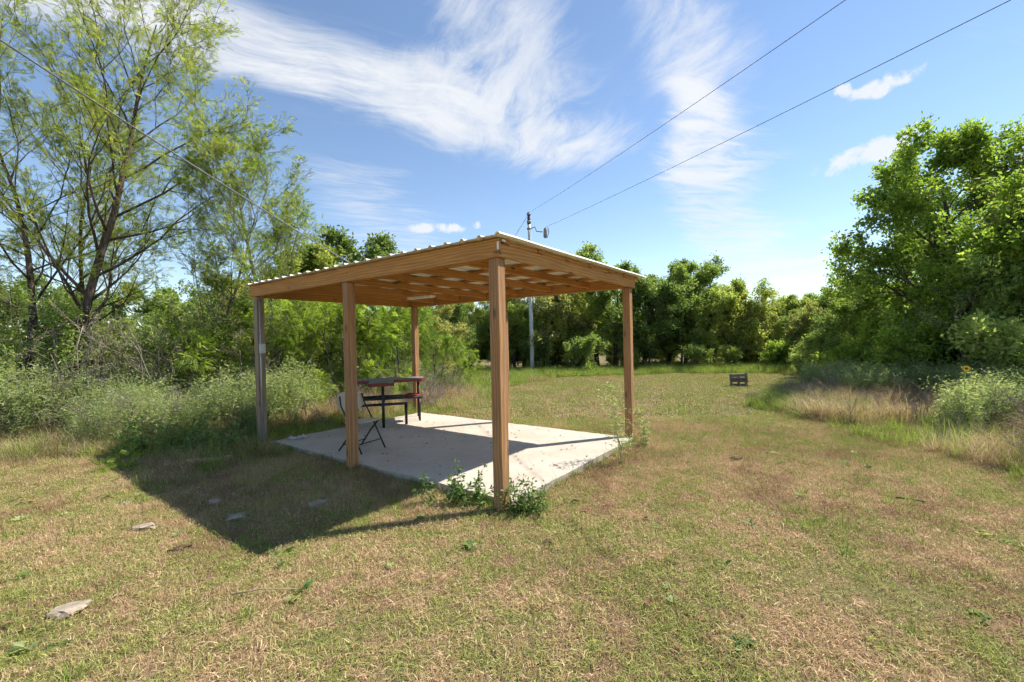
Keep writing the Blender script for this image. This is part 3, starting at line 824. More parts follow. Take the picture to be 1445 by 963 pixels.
# right hand group, near
variant('r1', 'bark_dark', 'leaf_bright', 21, 6.0, 0.17, 3.0, 21, 8, 5, 56, LEAF, 0.11, start=0.08, up=0.25, wob=0.14, flat=0.25)
variant('r2', 'bark_dark', 'leaf_olive', 22, 6.4, 0.16, 2.7, 18, 8, 5, 46, LEAF, 0.10, start=0.14, up=0.28, wob=0.14, flat=0.25)
variant('r3', 'bark_dark', 'leaf_deep', 23, 4.6, 0.11, 2.5, 15, 6, 5, 44, LEAF, 0.115, start=0.05, up=0.25, flat=0.25)
# left hand feathery trees
variant('l1', 'bark_dark', 'leaf_locust', 38, 10.4, 0.12, 3.4, 26, 7, 5, 13, FERN, 0.15, start=0.2, up=0.7, ang=(54, 42, 42), flat=0.75, shape='vase', wob=0.13, lspread=0.5, gap=0.12)
variant('l2', 'bark_grey', 'leaf_locust', 32, 6.4, 0.075, 2.6, 15, 6, 5, 12, FERN, 0.155, start=0.25, up=0.7, ang=(55, 42, 42), flat=0.75, shape='vase', wob=0.14, lspread=0.5, gap=0.15)
variant('l3', 'bark_dark', 'leaf_locust', 33, 8.6, 0.10, 3.2, 20, 6, 5, 12, FERN, 0.165, start=0.25, up=0.6, ang=(60, 45, 42), flat=0.75, shape='vase', wob=0.15, lspread=0.5, gap=0.25)
variant('mimosa', 'bark_grey', 'leaf_fern', 34, 2.6, 0.05, 1.7, 10, 5, 4, 9, FERN, 0.24, start=0.08, up=0.2, ang=(70, 45, 45), flat=0.85, stems=3, lspread=0.55)
variant('brush', 'twig_grey', 'leaf_olive', 35, 3.0, 0.035, 1.6, 11, 5, 4, 2, LEAF, 0.06, start=0.08, up=0.4, ang=(60, 50, 50), stems=4, wob=0.22, gap=0.5)
variant('scrub', 'twig_grey', 'leaf_wood', 36, 3.6, 0.06, 1.7, 12, 6, 4, 26, LEAF, 0.085, start=0.08, up=0.35, stems=2, wob=0.18, gap=0.2, flat=0.25)

def tree(kind, name, label, cat, x, y, s=1.0, rz=0.0, group=None, sz=None, tilt=(0, 0)):
    t = thing(name, label, cat, (x, y, float(gz(x, y))), rz, group)
    t.rotation_euler = (R(tilt[0]), R(tilt[1]), rz); t.scale = (s, s, sz or s)
    w, c = TREES[kind]
    link('trunk', w, None, t); link('crown', c, None, t)
    return t

def on_ray(px, y): d = pix_dir(px, 480); return d.x / d.y * y
G_FAR = 'trees of the far tree line'
far = [  # photo column, depth, kind, scale, label
    (604, 21.0, 'w5', 0.95, 'low olive tree beside the back left shelter post, far side of lawn'),
    (632, 25.0, 'w1', 0.80, 'mid green tree in the far tree line just right of the back shelter post'),
    (664, 28.0, 'w3', 0.92, 'yellow-green tree in the far tree line left of the front post'),
    (700, 29.0, 'w2', 0.92, 'dark green tree in the far tree line directly behind the front post'),
    (728, 27.5, 'w4', 0.78, 'slender tree in the far tree line touching the left of the utility pole'),
    (772, 28.0, 'w5', 1.22, 'broad olive tree in the far tree line just right of the utility pole'),
    (806, 28.0, 'w3', 1.12, 'pale yellow-green tree between the utility pole and right shelter post'),
    (842, 31.0, 'w4', 1.22, 'tallest tree of the far line, its top showing above the roof edge'),
    (866, 27.5, 'w2', 1.00, 'dark green tree in the far tree line left of the right shelter post'),
    (908, 27.5, 'w1', 1.05, 'full green tree in the far tree line just right of the shelter'),
    (940, 28.5, 'w4', 0.94, 'loose-crowned tree second to the right of the shelter in far tree line'),
    (968, 27.5, 'w2', 0.98, 'dense dark tree in the far tree line midway between shelter and pallet'),
    (1000, 27.0, 'w1', 0.90, 'green tree in the far tree line left of the pallet'),
    (1026, 26.5, 'w3', 0.96, 'yellowing tree in the far tree line straight behind the pallet'),
    (1058, 26.0, 'w5', 0.92, 'rounded olive tree in the far tree line just right of the pallet'),
    (1092, 28.0, 'w1', 0.82, 'low green tree at the dip of the far tree line'),
    (1122, 25.0, 'w2', 0.72, 'small dark tree at the right end of the far tree line'),
    (1152, 22.5, 'w5', 0.80, 'olive tree where the far tree line meets the right hand wood'),
    (1180, 19.0, 'w1', 0.68, 'green tree standing behind the left edge of the big right tree'),
    (1212, 16.5, 'w2', 0.66, 'dark low tree behind the left side of the big right tree'),
]
for i, (px, y, kd, s, lb) in enumerate(far):
    s *= 0.86 if px > 1040 else (1.12 if px > 760 else 0.98)
    tree(kd, 'woodland_tree', lb, 'tree', on_ray(px, y), y, s, i * 1.37, G_FAR, s * (0.84 + 0.09 * ((i * 7) % 3)))

tree('r1', 'broadleaf_tree', 'large bright green leafy tree at the right above dry weeds', 'tree', 13.2, 12.4, 1.10, 0.6)
tree('r2', 'broadleaf_tree', 'tall olive leafed tree cut by the right edge of the photo', 'tree', 15.2, 11.6, 1.10, 2.0)
tree('r3', 'broadleaf_tree', 'dark green low tree under the big right tree, left side', 'tree', 13.2, 15.2, 0.95, 1.0)
tree('r3', 'broadleaf_tree', 'dark shaded tree filling the wood behind the sunflower', 'tree', 13.4, 10.4, 1.0, 3.4)
tree('r1', 'broadleaf_tree', 'green tree behind the big right tree deeper in the wood', 'tree', 17.5, 16.5, 1.1, 4.0)
tree('scrub', 'understory_tree', 'scraggly grey stemmed tree in the shade of the right wood', 'tree', 11.6, 11.0, 0.9, 0.4)

tree('l1', 'locust_tree', 'tall feathery tree with dark trunk reaching out of the top left', 'tree', -10.3, 10.1, 1.0, 0.5)
tree('l3', 'locust_tree', 'feathery tree with slender trunk at the left edge of the photo', 'tree', -11.3, 10.2, 1.0, 2.2)
tree('l2', 'locust_tree', 'young feathery tree leaning over the left end of the roof', 'tree', -6.0, 11.4, 1.06, 1.1, None, None, (0, 5))
tree('l2', 'locust_tree', 'thin pale stemmed young tree between tall trunk and shelter', 'tree', -8.2, 11.6, 0.9, 3.9, None, None, (3, -4))
tree('l3', 'locust_tree', 'feathery tree farther back in the left thicket', 'tree', -12.8, 13.6, 0.95, 5.0)
tree('w3', 'woodland_tree', 'pale green tree seen above the left end of the roof', 'tree', -6.9, 14.2, 0.95, 0.4)
tree('w1', 'woodland_tree', 'green tree rising above the roof behind the middle front post', 'tree', -5.2, 14.8, 0.93, 2.4)
tree('w5', 'woodland_tree', 'olive tree in the back of the left thicket', 'tree', -10.2, 16.0, 0.85, 3.0)
tree('scrub', 'understory_tree', 'scrubby small tree left of the shelter behind tall weeds', 'tree', -7.4, 10.4, 0.9, 1.9)
tree('scrub', 'understory_tree', 'scrubby small tree at the foot of the tall dark trunk', 'tree', -10.2, 9.3, 0.8, 4.4)
G_M = 'bright feathery shrubs behind the slab'
for x, y, s, rz, lb in ((-5.9, 11.2, 1.0, 0.2, 'bright green feathery shrub between far left and middle posts'), (-4.5, 11.8, 1.1, 1.6, 'bright green feathery shrub behind the folding chair'),
                        (-3.4, 13.0, 1.0, 3.0, 'bright green feathery shrub behind the tee table'), (-7.4, 10.4, 0.8, 4.4, 'bright green feathery shrub left of the far left post'),
                        (-2.5, 14.2, 0.75, 5.2, 'bright green feathery shrub right of the back left post')):
    tree('mimosa', 'feathery_shrub', lb, 'shrub', x, y, s, rz, G_M)
# ------------------------------------------------------------------ scattered growth (nobody could count it)
def shape_coll(name, meshes):
    c = bpy.data.collections.new(name)
    for i, me in enumerate(meshes):
        o = bpy.data.objects.new(name + '_shape', me); c.objects.link(o)
    return c

def scatter(name, P, scl, idx, coll, label, cat, tilt=0.12, seed=0, kind='stuff'):
    rg = np.random.default_rng(seed); n = len(P)
    rot = np.stack([rg.normal(0, tilt, n), rg.normal(0, tilt, n), rg.uniform(0, 6.283, n)], 1)
    me = bpy.data.meshes.new(name); me.vertices.add(n); me.vertices.foreach_set('co', np.ascontiguousarray(P, dtype=np.float32).ravel())
    a = me.attributes.new('rot', 'FLOAT_VECTOR', 'POINT'); a.data.foreach_set('vector', rot.astype(np.float32).ravel())
    a = me.attributes.new('scl', 'FLOAT', 'POINT'); a.data.foreach_set('value', np.asarray(scl, dtype=np.float32))
    a = me.attributes.new('idx', 'INT', 'POINT'); a.data.foreach_set('value', np.asarray(idx, dtype=np.int32))
    me.update()
    o = link(name, me); tag(o, label, cat, kind=kind)
    ng = bpy.data.node_groups.new(name, 'GeometryNodeTree')
    ng.interface.new_socket('Geometry', in_out='INPUT', socket_type='NodeSocketGeometry')
    ng.interface.new_socket('Geometry', in_out='OUTPUT', socket_type='NodeSocketGeometry')
    N = ng.nodes; L = ng.links
    gi = N.new('NodeGroupInput'); go = N.new('NodeGroupOutput'); ip = N.new('GeometryNodeInstanceOnPoints'); ci = N.new('GeometryNodeCollectionInfo')
    ci.inputs['Collection'].default_value = coll; ci.inputs['Separate Children'].default_value = True; ci.inputs['Reset Children'].default_value = True
    def attr(nm, typ):
        q = N.new('GeometryNodeInputNamedAttribute'); q.data_type = typ; q.inputs['Name'].default_value = nm; return q.outputs['Attribute']
    L.new(gi.outputs[0], ip.inputs['Points']); L.new(ci.outputs[0], ip.inputs['Instance']); ip.inputs['Pick Instance'].default_value = True
    L.new(attr('idx', 'INT'), ip.inputs['Instance Index']); L.new(attr('rot', 'FLOAT_VECTOR'), ip.inputs['Rotation']); L.new(attr('scl', 'FLOAT'), ip.inputs['Scale'])
    L.new(ip.outputs[0], go.inputs[0])
    md = o.modifiers.new('scatter', 'NODES'); md.node_group = ng
    return o

def blades(seed, n, rad, hmin, hmax, w, lean, curl, mat, lie=0.0, segs=2):
    """n thin tapering blades rooted in a disc"""
    rg = np.random.default_rng(seed); Vs = []; Ts = []; A = []
    k = 0
    for i in range(n):
        r_ = rad * math.sqrt(rg.random()); a = rg.uniform(0, 6.283); p = np.array([r_ * math.cos(a), r_ * math.sin(a), -0.01])
        h = rg.uniform(hmin, hmax); az = rg.uniform(0, 6.283); ln = abs(rg.normal(0, lean))
        if rg.random() < lie: ln = rg.uniform(1.1, 1.5); p[2] = rg.uniform(0.003, 0.02)
        dirh = np.array([math.cos(az), math.sin(az), 0]); wd = np.array([-math.sin(az + rg.normal(0, .6)), math.cos(az + rg.normal(0, .6)), 0]) * w * rg.uniform(.6, 1.3)
        pts = [p]; th = ln
        for s in range(segs):
            p = p + (dirh * math.sin(th) + np.array([0, 0, math.cos(th)])) * h / segs
            p = np.array([p[0], p[1], max(p[2], 0.004)]); pts.append(p); th = min(th + curl * rg.uniform(.4, 1.4), 1.9)
        b = k
        for s in range(segs): Vs += [pts[s] - wd * (1 - s / segs) * 0.5, pts[s] + wd * (1 - s / segs) * 0.5]; k += 2
        Vs.append(pts[-1]); k += 1
        for s in range(segs - 1): Ts += [(b + 2 * s, b + 2 * s + 1, b + 2 * s + 3), (b + 2 * s, b + 2 * s + 3, b + 2 * s + 2)]
        Ts.append((b + 2 * segs - 2, b + 2 * segs - 1, b + 2 * segs))
        A += [rg.random()] * (2 * segs + 1)
    me = mesh_np('blades', np.array(Vs), np.array(Ts), {'tint': np.array(A)}); me.materials.append(M[mat]); return me

def stalks(seed, n, rad, hmin, hmax, nl, lsize, mat, lean=0.2, tmpl=LEAF, stem_r=0.004, zone=(0.1, 1.0)):
    """leafy upright weeds"""
    rg = np.random.default_rng(seed); A = Acc(); LP = []; LD = []
    for i in range(n):
        r_ = rad * math.sqrt(rg.random()); a = rg.uniform(0, 6.283); p = np.array([r_ * math.cos(a), r_ * math.sin(a), -0.03])
        h = rg.uniform(hmin, hmax); az = rg.uniform(0, 6.283); l = abs(rg.normal(0, lean)); d = np.array([math.cos(az) * l, math.sin(az) * l, 1.0])
        pts = [p]
        for s in range(4): d = d + rg.normal(0, .1, 3); d /= np.linalg.norm(d); p = p + d * h / 4; pts.append(p)
        pts = np.array(pts); A.tube(pts, np.linspace(stem_r, stem_r * .4, 5), 3, 0.3, False)
        f = rg.uniform(zone[0], zone[1], nl) * 4; ix = np.minimum(f.astype(int), 3)
        q = pts[ix] + (pts[ix + 1] - pts[ix]) * (f - ix)[:, None]; o = rg.normal(0, 1, (nl, 3)); o[:, 2] = np.abs(o[:, 2]) * .5
        LP.append(q + o * 0.035 * (hmax)); LD.append(o)
    V, T, tint = place_leaves(tmpl, np.vstack(LP), np.vstack(LD), lsize, rg, 0.5, 0.5)
    A.add(V, T, 0.5); A.A[-1] = tint
    me = A.mesh('stalks'); me.materials.append(M[mat]); return me

# --- lawn
tufts = shape_coll('lawn_tuft', [blades(40 + i, 46, 0.12, 0.02, 0.058, 0.004, 0.6, 0.55, 'lawn_blade', 0.35) for i in range(4)] +
                                [blades(50 + i, 50, 0.10, 0.035, 0.085, 0.004, 0.4, 0.4, 'lawn_blade', 0.15) for i in range(2)])
tufts_far = shape_coll('lawn_patch', [blades(60 + i, 70, 0.30, 0.03, 0.075, 0.011, 0.55, 0.5, 'lawn_blade', 0.3) for i in range(4)])
def in_slab(x, y, m=0.03):
    v, u = to_local(x, y); return (v > 0.12 - m) & (v < 3.315 + m) & (u > -0.03 - m) & (u < 4.86 + m)
def sample(n, y0, y1, k=1.35, pad=2.0, seed=0):
    rg = np.random.default_rng(seed); y = np.sqrt(rg.uniform(0, 1, n) * (y1 ** 2 - y0 ** 2) + y0 ** 2)
    x = rg.uniform(-1, 1, n) * (k * y + pad); return x, y, rg
def snoise(x, y, f, s):
    q = np.random.default_rng(s).uniform(-1, 1, (7, 3)); z = 0
    for i, (a, b, c) in enumerate(q): z = z + np.sin(f * (1 + .45 * i) * (a * x + b * y) + 9 * c) / (1 + .4 * i)
    return z
def lawn(name, n, y0, y1, coll, ni, seed, s0, s1, label, pad=2.0):
    x, y, rg = sample(n, y0, y1, 1.3, pad, seed)
    k = ~in_slab(x, y) & (x < 17) & (x > -13)
    bare = snoise(x, y, 1.3, 5) + rg.normal(0, .7, n)
    k &= bare > -2.3
    x, y = x[k], y[k]
    lush = snoise(x, y, 0.9, 8)
    idx = rg.integers(0, 4, len(x)) if ni == 4 else np.where(lush + rg.normal(0, .8, len(x)) > 1.3, rg.integers(4, 6, len(x)), rg.integers(0, 4, len(x)))
    scatter(name, np.stack([x, y, gz(x, y)], 1), rg.uniform(s0, s1, len(x)), idx, coll, label, 'grass', 0.1, seed)
lawn('lawn_grass', 72000, 1.2, 9.0, tufts, 6, 71, 0.75, 1.3, 'short dry and green grass blades of the near lawn')
lawn('lawn_grass', 26000, 9.0, 27.0, tufts_far, 4, 72, 0.8, 1.3, 'short grass of the lawn beyond the shelter')

# --- broad leaved lawn weeds, fallen leaves and longer tufts between the mown blades
def rosette(seed, n, size, mat, lift):
    rg = np.random.default_rng(seed); a = rg.uniform(0, 6.283, n); D = np.stack([np.cos(a), np.sin(a), np.full(n, lift)], 1)
    V, T, ti = place_leaves(LEAF, D * 0.008 + np.array([0, 0, 0.012]), D, size, rg, 0.8, 0.12)
    me = mesh_np('rosette', V, T, {'tint': ti}); me.materials.append(M[mat]); return me
def dead_leaf(seed):
    rg = np.random.default_rng(seed); V, T, ti = place_leaves(LEAF, np.array([[0, 0, 0.035]]), np.array([[1.0, 0, 0.2]]), 0.06, rg, 0.7, 0.1)
    me = mesh_np('dead_leaf', V, T, {'tint': ti}); me.materials.append(M['dead_leaf']); return me
small = shape_coll('lawn_weed', [rosette(301, 9, 0.075, 'leaf_bush', 0.35), rosette(302, 14, 0.055, 'leaf_weed', 0.6), rosette(303, 7, 0.09, 'leaf_bush', 0.25)] +
                   [dead_leaf(310 + i) for i in range(3)] +
                   [blades(320 + i, 26, 0.05, 0.08, 0.19, 0.005, 0.45, 0.45, 'grass_tall', 0.05, 3) for i in range(2)] + [blades(325, 22, 0.06, 0.09, 0.22, 0.004, 0.7, 0.5, 'grass_dry', 0.3, 3)])
x, y, rg = sample(3400, 1.3, 13.0, 1.3, 2.0, 331)
cl = snoise(x, y, 1.6, 71); k = ~in_slab(x, y, 0.1) & (x < 7) & ((cl > 0.25) | (rg.random(len(x)) < 0.35)); x, y, cl = x[k], y[k], cl[k]
idx = np.where(cl > 1.1, rg.integers(6, 9, len(x)), rg.integers(0, 9, len(x)))
n = 330; q = rg.random(n); sd = rg.integers(0, 4, n); o_ = rg.uniform(-0.01, 0.05, n)
lv = np.select([sd == 0, sd == 1, sd == 2], [0.122 - o_, 3.312 + o_, 0.122 + 3.19 * q], 0.122 + 3.19 * q)
lu = np.select([sd == 0, sd == 1, sd == 2], [-0.025 + 4.885 * q, -0.025 + 4.885 * q, -0.025 - o_], 4.86 + o_)
ex = S0.x + lv * math.cos(SROT) - lu * math.sin(SROT); ey = S0.y + lv * math.sin(SROT) + lu * math.cos(SROT)
x = np.concatenate([x, ex]); y = np.concatenate([y, ey]); idx = np.concatenate([idx, rg.integers(6, 9, n)])
scatter('lawn_weeds', np.stack([x, y, gz(x, y)], 1), rg.uniform(0.5, 1.15, len(x)), idx, small, 'small weeds, fallen leaves and longer tufts scattered through the lawn', 'weeds', 0.15, 332)

# --- regions of taller growth
def region(n, x0, x1, y0, y1, test, seed):
    rg = np.random.default_rng(seed); x = rg.uniform(x0, x1, n); y = rg.uniform(y0, y1, n)
    k = test(x, y) & ~in_slab(x, y, 0.08); return x[k], y[k], rg
def left_edge(x, y):
    """positive inside the weeds on the left, metres behind their front"""
    v, u = to_local(x, y)
    a = y - (7.0 + 0.13 * (x + 6.3))                 # left of the shelter
    b = u - 5.05                                      # behind the slab's far end
    return np.where(x < -4.75, a, np.minimum(np.where(v < 4.4, b, b - 0.6 * (v - 4.4)), 9)) + 0.22 * snoise(x, y, 1.7, 21)
weeds = shape_coll('tall_weed', [stalks(80 + i, 9, 0.22, 0.6, 1.15, 95, 0.062, 'leaf_weed', 0.22, LEAF_N) for i in range(3)] + [stalks(84 + i, 7, 0.22, 0.8, 1.35, 60, 0.055, 'leaf_weed', 0.25, LEAF_N, 0.005, (0.35, 1.0)) for i in range(2)] + [stalks(86, 10, 0.22, 0.5, 0.95, 70, 0.06, 'leaf_bush', 0.3, LEAF_N)])
drygrass = shape_coll('dry_grass', [blades(90 + i, 90, 0.2, 0.25, 0.85, 0.007, 0.6, 0.45, 'grass_dry', 0.15, 4) for i in range(3)])
greengrass = shape_coll('tall_grass', [blades(95 + i, 80, 0.18, 0.22, 0.55, 0.008, 0.35, 0.3, 'grass_tall', 0.05, 3) for i in range(3)])

def put(name, x, y, s, coll, ni, label, cat, seed, first=0):
    rg = np.random.default_rng(seed)
    scatter(name, np.stack([x, y, gz(x, y) - 0.01], 1), s, rg.integers(first, first + ni, len(x)), coll, label, cat, 0.14, seed)

x, y, rg = region(6500, -15, -0.5, 5.5, 16, lambda x, y: (left_edge(x, y) > 0.35) & (y < 13.5 + 0.2 * x + 3), 101)
e = left_edge(x, y) - np.where(x > -4.6, 1.1, 0.0); kk = (rg.random(len(x)) < np.clip(0.05 + e * 0.45, 0, 0.62)) & (snoise(x, y, 0.9, 63) + 0.35 * e > -0.75)
x, y, e = x[kk], y[kk], e[kk]
put('tall_weeds', x, y, rg.uniform(0.7, 1.15, len(x)) * np.clip(0.45 + e * 0.5, 0.4, 1.0) * np.clip(0.95 + 0.2 * snoise(x, y, 1.9, 61), 0.55, 1.3), weeds, 6, 'grey-green tall weeds massed left of and behind the shelter', 'weeds', 102)
x, y, rg = region(7500, -15, 0.5, 5.0, 15, lambda x, y: (left_edge(x, y) > -0.8) & (left_edge(x, y) < 2.6), 103)
kk = snoise(x, y, 1.1, 31) > -0.9; x, y = x[kk], y[kk]
put('tall_dry_grass', x, y, rg.uniform(0.5, 1.05, len(x)) * np.clip(0.62 + 0.4 * left_edge(x, y), 0.35, 1.1), drygrass, 3, 'straw coloured tall grass along the edge of the left weeds', 'grass', 104)
x, y, rg = region(2000, -15, 0.5, 5.2, 15, lambda x, y: (left_edge(x, y) > -0.6) & (left_edge(x, y) < 1.0), 105)
put('tall_green_grass', x, y, rg.uniform(0.4, 0.9, len(x)), greengrass, 3, 'green tall grass fringing the weeds left of the shelter', 'grass', 106)
# right hand side
def right_edge(x, y): return x - 5.75 + 0.07 * snoise(x, y, 1.0, 41) - 0.85 * np.clip(y - 10.2, 0, 12)
x, y, rg = region(7000, 5, 12, 1.5, 13, lambda x, y: (right_edge(x, y) > 0) & (right_edge(x, y) < 4.2), 111)
kk = snoise(x, y, 1.2, 43) + rg.normal(0, .5, len(x)) > -0.9
put('tall_dry_grass', x[kk], y[kk], rg.uniform(0.6, 1.05, kk.sum()) * np.clip(0.85 + 0.25 * snoise(x[kk], y[kk], 2.2, 47), 0.35, 1.25), drygrass, 3, 'bleached dry grass clumps along the right edge of the lawn', 'grass', 112)
x, y, rg = region(4000, 5, 14, 1.5, 17, lambda x, y: (right_edge(x, y) > 0.7), 113)
kk = (snoise(x, y, 1.0, 45) > np.where(y < 7.6, -0.4, 0.7))
put('tall_weeds', x[kk], y[kk], rg.uniform(0.5, 0.95, kk.sum()), weeds, 6, 'green weeds mixed into dry grass below the right trees', 'weeds', 114)
x, y, rg = region(1100, 5, 10, 9.3, 14, lambda x, y: (right_edge(x, y) > -0.3) & (right_edge(x, y) < 1.6), 115)
x2, y2, rg2 = region(420, 5, 10, 2, 10, lambda x, y: (right_edge(x, y) > -0.25) & (right_edge(x, y) < 2.0), 127)
x = np.concatenate([x, x2]); y = np.concatenate([y, y2])
put('tall_green_grass', x, y, rg.uniform(0.5, 1.0, len(x)), greengrass, 3, 'fresh green tall grass among the dry grass at the right', 'grass', 116)
deadstems = shape_coll('dead_stem', [TREES['brush'][0]])
x, y, rg = region(110, 5.5, 11, 3, 13, lambda x, y: (right_edge(x, y) > 0.3) & (right_edge(x, y) < 4.5), 117)
put('dead_stems', x, y, rg.uniform(0.12, 0.3, len(x)), deadstems, 1, 'bare dead stems standing in the dry grass at the right', 'stems', 118)
x, y, rg = region(300, -14, -1.5, 6, 14, lambda x, y: (left_edge(x, y) > 0.4) & (left_edge(x, y) < 4.0), 119)
put('dead_stems', x, y, rg.uniform(0.14, 0.36, len(x)), deadstems, 1, 'bare dead stems standing among the left weeds', 'stems', 120)
# foot of the far tree line
x, y, rg = region(7000, -9, 20, 19, 29, lambda x, y: (y > 22.6 + 0.35 * snoise(x, y, .6, 51) - 0.25 * np.clip(x - 8, 0, 9)) & (y < 28), 121)
put('tall_green_grass', x, y, rg.uniform(0.6, 1.3, len(x)), greengrass, 3, 'bright green tall grass strip at the foot of far trees', 'grass', 122)
x, y, rg = region(1800, -7, 1.5, 12, 24, lambda x, y: (y > 13.5 + 1.3 * (x + 3)) & (y < 22), 123)
kk = snoise(x, y, .8, 53) > 0
put('tall_dry_grass', x[kk], y[kk], rg.uniform(0.5, 0.95, kk.sum()), drygrass, 3, 'pale dry grass patch beyond the back left post', 'grass', 124)
put('tall_green_grass', x[~kk], y[~kk], rg.uniform(0.6, 1.1, (~kk).sum()), greengrass, 3, 'green tall grass beyond the back left post', 'grass', 125)

# deeper wood and thicket that read as one mass
def wood_mass(name, pts, kinds, label, seed):
    ms = []
    for kd in kinds:
        w, c = TREES[kd]; o1 = w; ms += [w, c]
    rg = np.random.default_rng(seed)
    P = np.array(pts, float); n = len(P); k = rg.integers(0, len(kinds), n); s = rg.uniform(0.62, 0.85, n) if kinds[0] != 'bush1' else rg.uniform(0.4, 1.1, n)
    P3 = np.stack([P[:, 0], P[:, 1], gz(P[:, 0], P[:, 1])], 1)
    # trunk and crown of a tree share point, turn and size
    coll = shape_coll(name + '_tree', ms)
    scatter(name, np.repeat(P3, 2, 0), np.repeat(s, 2), np.stack([2 * k, 2 * k + 1], 1).ravel(), coll, label, 'wood', 0.0, seed)
    ob = bpy.data.objects[name]; r_ = np.repeat(np.stack([0 * s, 0 * s, rg.uniform(0, 6.28, n)], 1), 2, 0)
    ob.data.attributes['rot'].data.foreach_set('vector', r_.astype(np.float32).ravel())
rg = np.random.default_rng(77)
pts = [(x + rg.uniform(-.7, .7), yy + rg.uniform(-1, 1)) for yy in (32.0, 36.0, 41.0) for x in np.arange(-22, 34, 2.3)]
pts += [(x + rg.uniform(-.6, .6), y + rg.uniform(-.6, .6)) for y in np.arange(13, 31, 2.3) for x in (14.5 + 0.1 * y, 17.5 + 0.1 * y, 21.0)]
wood_mass('far_wood', pts, ['w1', 'w2', 'w3', 'w5'], 'deep green wood massed behind the tree line', 5)
pts = [(x + rg.uniform(-.6, .6), y + rg.uniform(-.6, .6)) for y in (17.5, 20.5, 24.0, 28.0) for x in np.arange(-24, -6.5, 2.3)]
wood_mass('left_wood', pts, ['w5', 'w1', 'scrub'], 'green wood massed behind the left thicket', 6)
pts = [(-11.6, 8.9), (-10.5, 8.6), (-9.0, 9.2), (-8.2, 9.8), (-7.6, 9.3), (-9.8, 10.8), (-12.2, 9.6), (-7.0, 10.4), (-11.0, 11.4), (-8.6, 10.9), (-6.3, 10.4), (-10.2, 12.0), (-13.2, 10.6)]
wood_mass('bare_brush', pts, ['brush'], 'tangle of bare grey twigs in the thicket left of the shelter', 10)
pts = [(x + rg.uniform(-.5, .5), 25.2 + rg.uniform(-1.2, 1.4) - 0.2 * max(0, x - 9)) for x in np.arange(-6, 18, 2.6)]
pts += [(x + rg.uniform(-.5, .5), 29.6 + rg.uniform(-.8, .8)) for x in np.arange(-9, 22, 1.1)]
wood_mass('underbrush', pts, ['bush1'], 'low leafy underbrush along the far tree line', 8)
pts = [(10.4 + rg.uniform(-.4, 3.0) + 0.12 * (y - 8), y + rg.uniform(-.5, .5)) for y in np.arange(7, 24, 0.6)]
wood_mass('shaded_underbrush', pts, ['bush1', 'bush2'], 'shaded leafy underbrush below the right trees', 9)

# ------------------------------------------------------------------ single plants and small things
def plant(name, label, cat, me, x, y, s=1.0, rz=0.0, group=None):
    o = link(name, me); o.location = (x, y, float(gz(x, y))); o.scale = (s, s, s); o.rotation_euler = (0, 0, rz)
    return tag(o, label, cat, group)
plant('weed_bush', 'leafy green weed left of the front post at the slab edge', 'weed', stalks(201, 16, 0.24, 0.22, 0.42, 34, 0.05, 'leaf_bush', 0.6), -0.62, 4.55, 1.0)
plant('weed_bush', 'leafy green weed at the right foot of the front post', 'weed', stalks(202, 20, 0.17, 0.2, 0.45, 32, 0.045, 'leaf_bush', 0.6), 0.12, 4.2, 1.0)
plant('weed_bush', 'low leafy weed between front post and slab edge', 'weed', stalks(203, 9, 0.1, 0.14, 0.3, 26, 0.045, 'leaf_bush', 0.6), -0.33, 4.42, 1.0)
plant('wispy_weed', 'tall wispy weed in front of the right shelter post', 'weed', stalks(204, 4, 0.04, 0.8, 1.25, 110, 0.055, 'leaf_weed', 0.08, LEAF_N, 0.007, (0.2, 1.0)), 1.4, 5.78, 1.0)
plant('wispy_weed', 'small weed on the lawn right of the right shelter post', 'weed', stalks(205, 4, 0.06, 0.3, 0.55, 40, 0.05, 'leaf_weed', 0.2), 1.95, 6.5, 1.0)
plant('weed_bush', 'dark weed patch at the foot of the far left post', 'weed', stalks(206, 30, 0.5, 0.2, 0.55, 36, 0.06, 'leaf_bush', 0.4), -4.75, 6.95, 1.0)
plant('weed_bush', 'dark leafy weed at the tip of the roof shadow', 'weed', stalks(207, 30, 0.55, 0.25, 0.6, 36, 0.06, 'leaf_bush', 0.4), -5.6, 6.95, 1.0)
plant('fern_sprig', 'feathery green sprig on the left shadow edge', 'weed', stalks(208, 6, 0.14, 0.15, 0.3, 9, 0.13, 'leaf_fern', 0.6, FERN, 0.003), -5.35, 5.95, 1.0)
plant('lawn_weed', 'tiny yellow-green weed at the right edge of the lawn', 'weed', stalks(209, 5, 0.06, 0.08, 0.16, 14, 0.045, 'leaf_yellow', 0.4), 5.75, 4.75, 1.0)

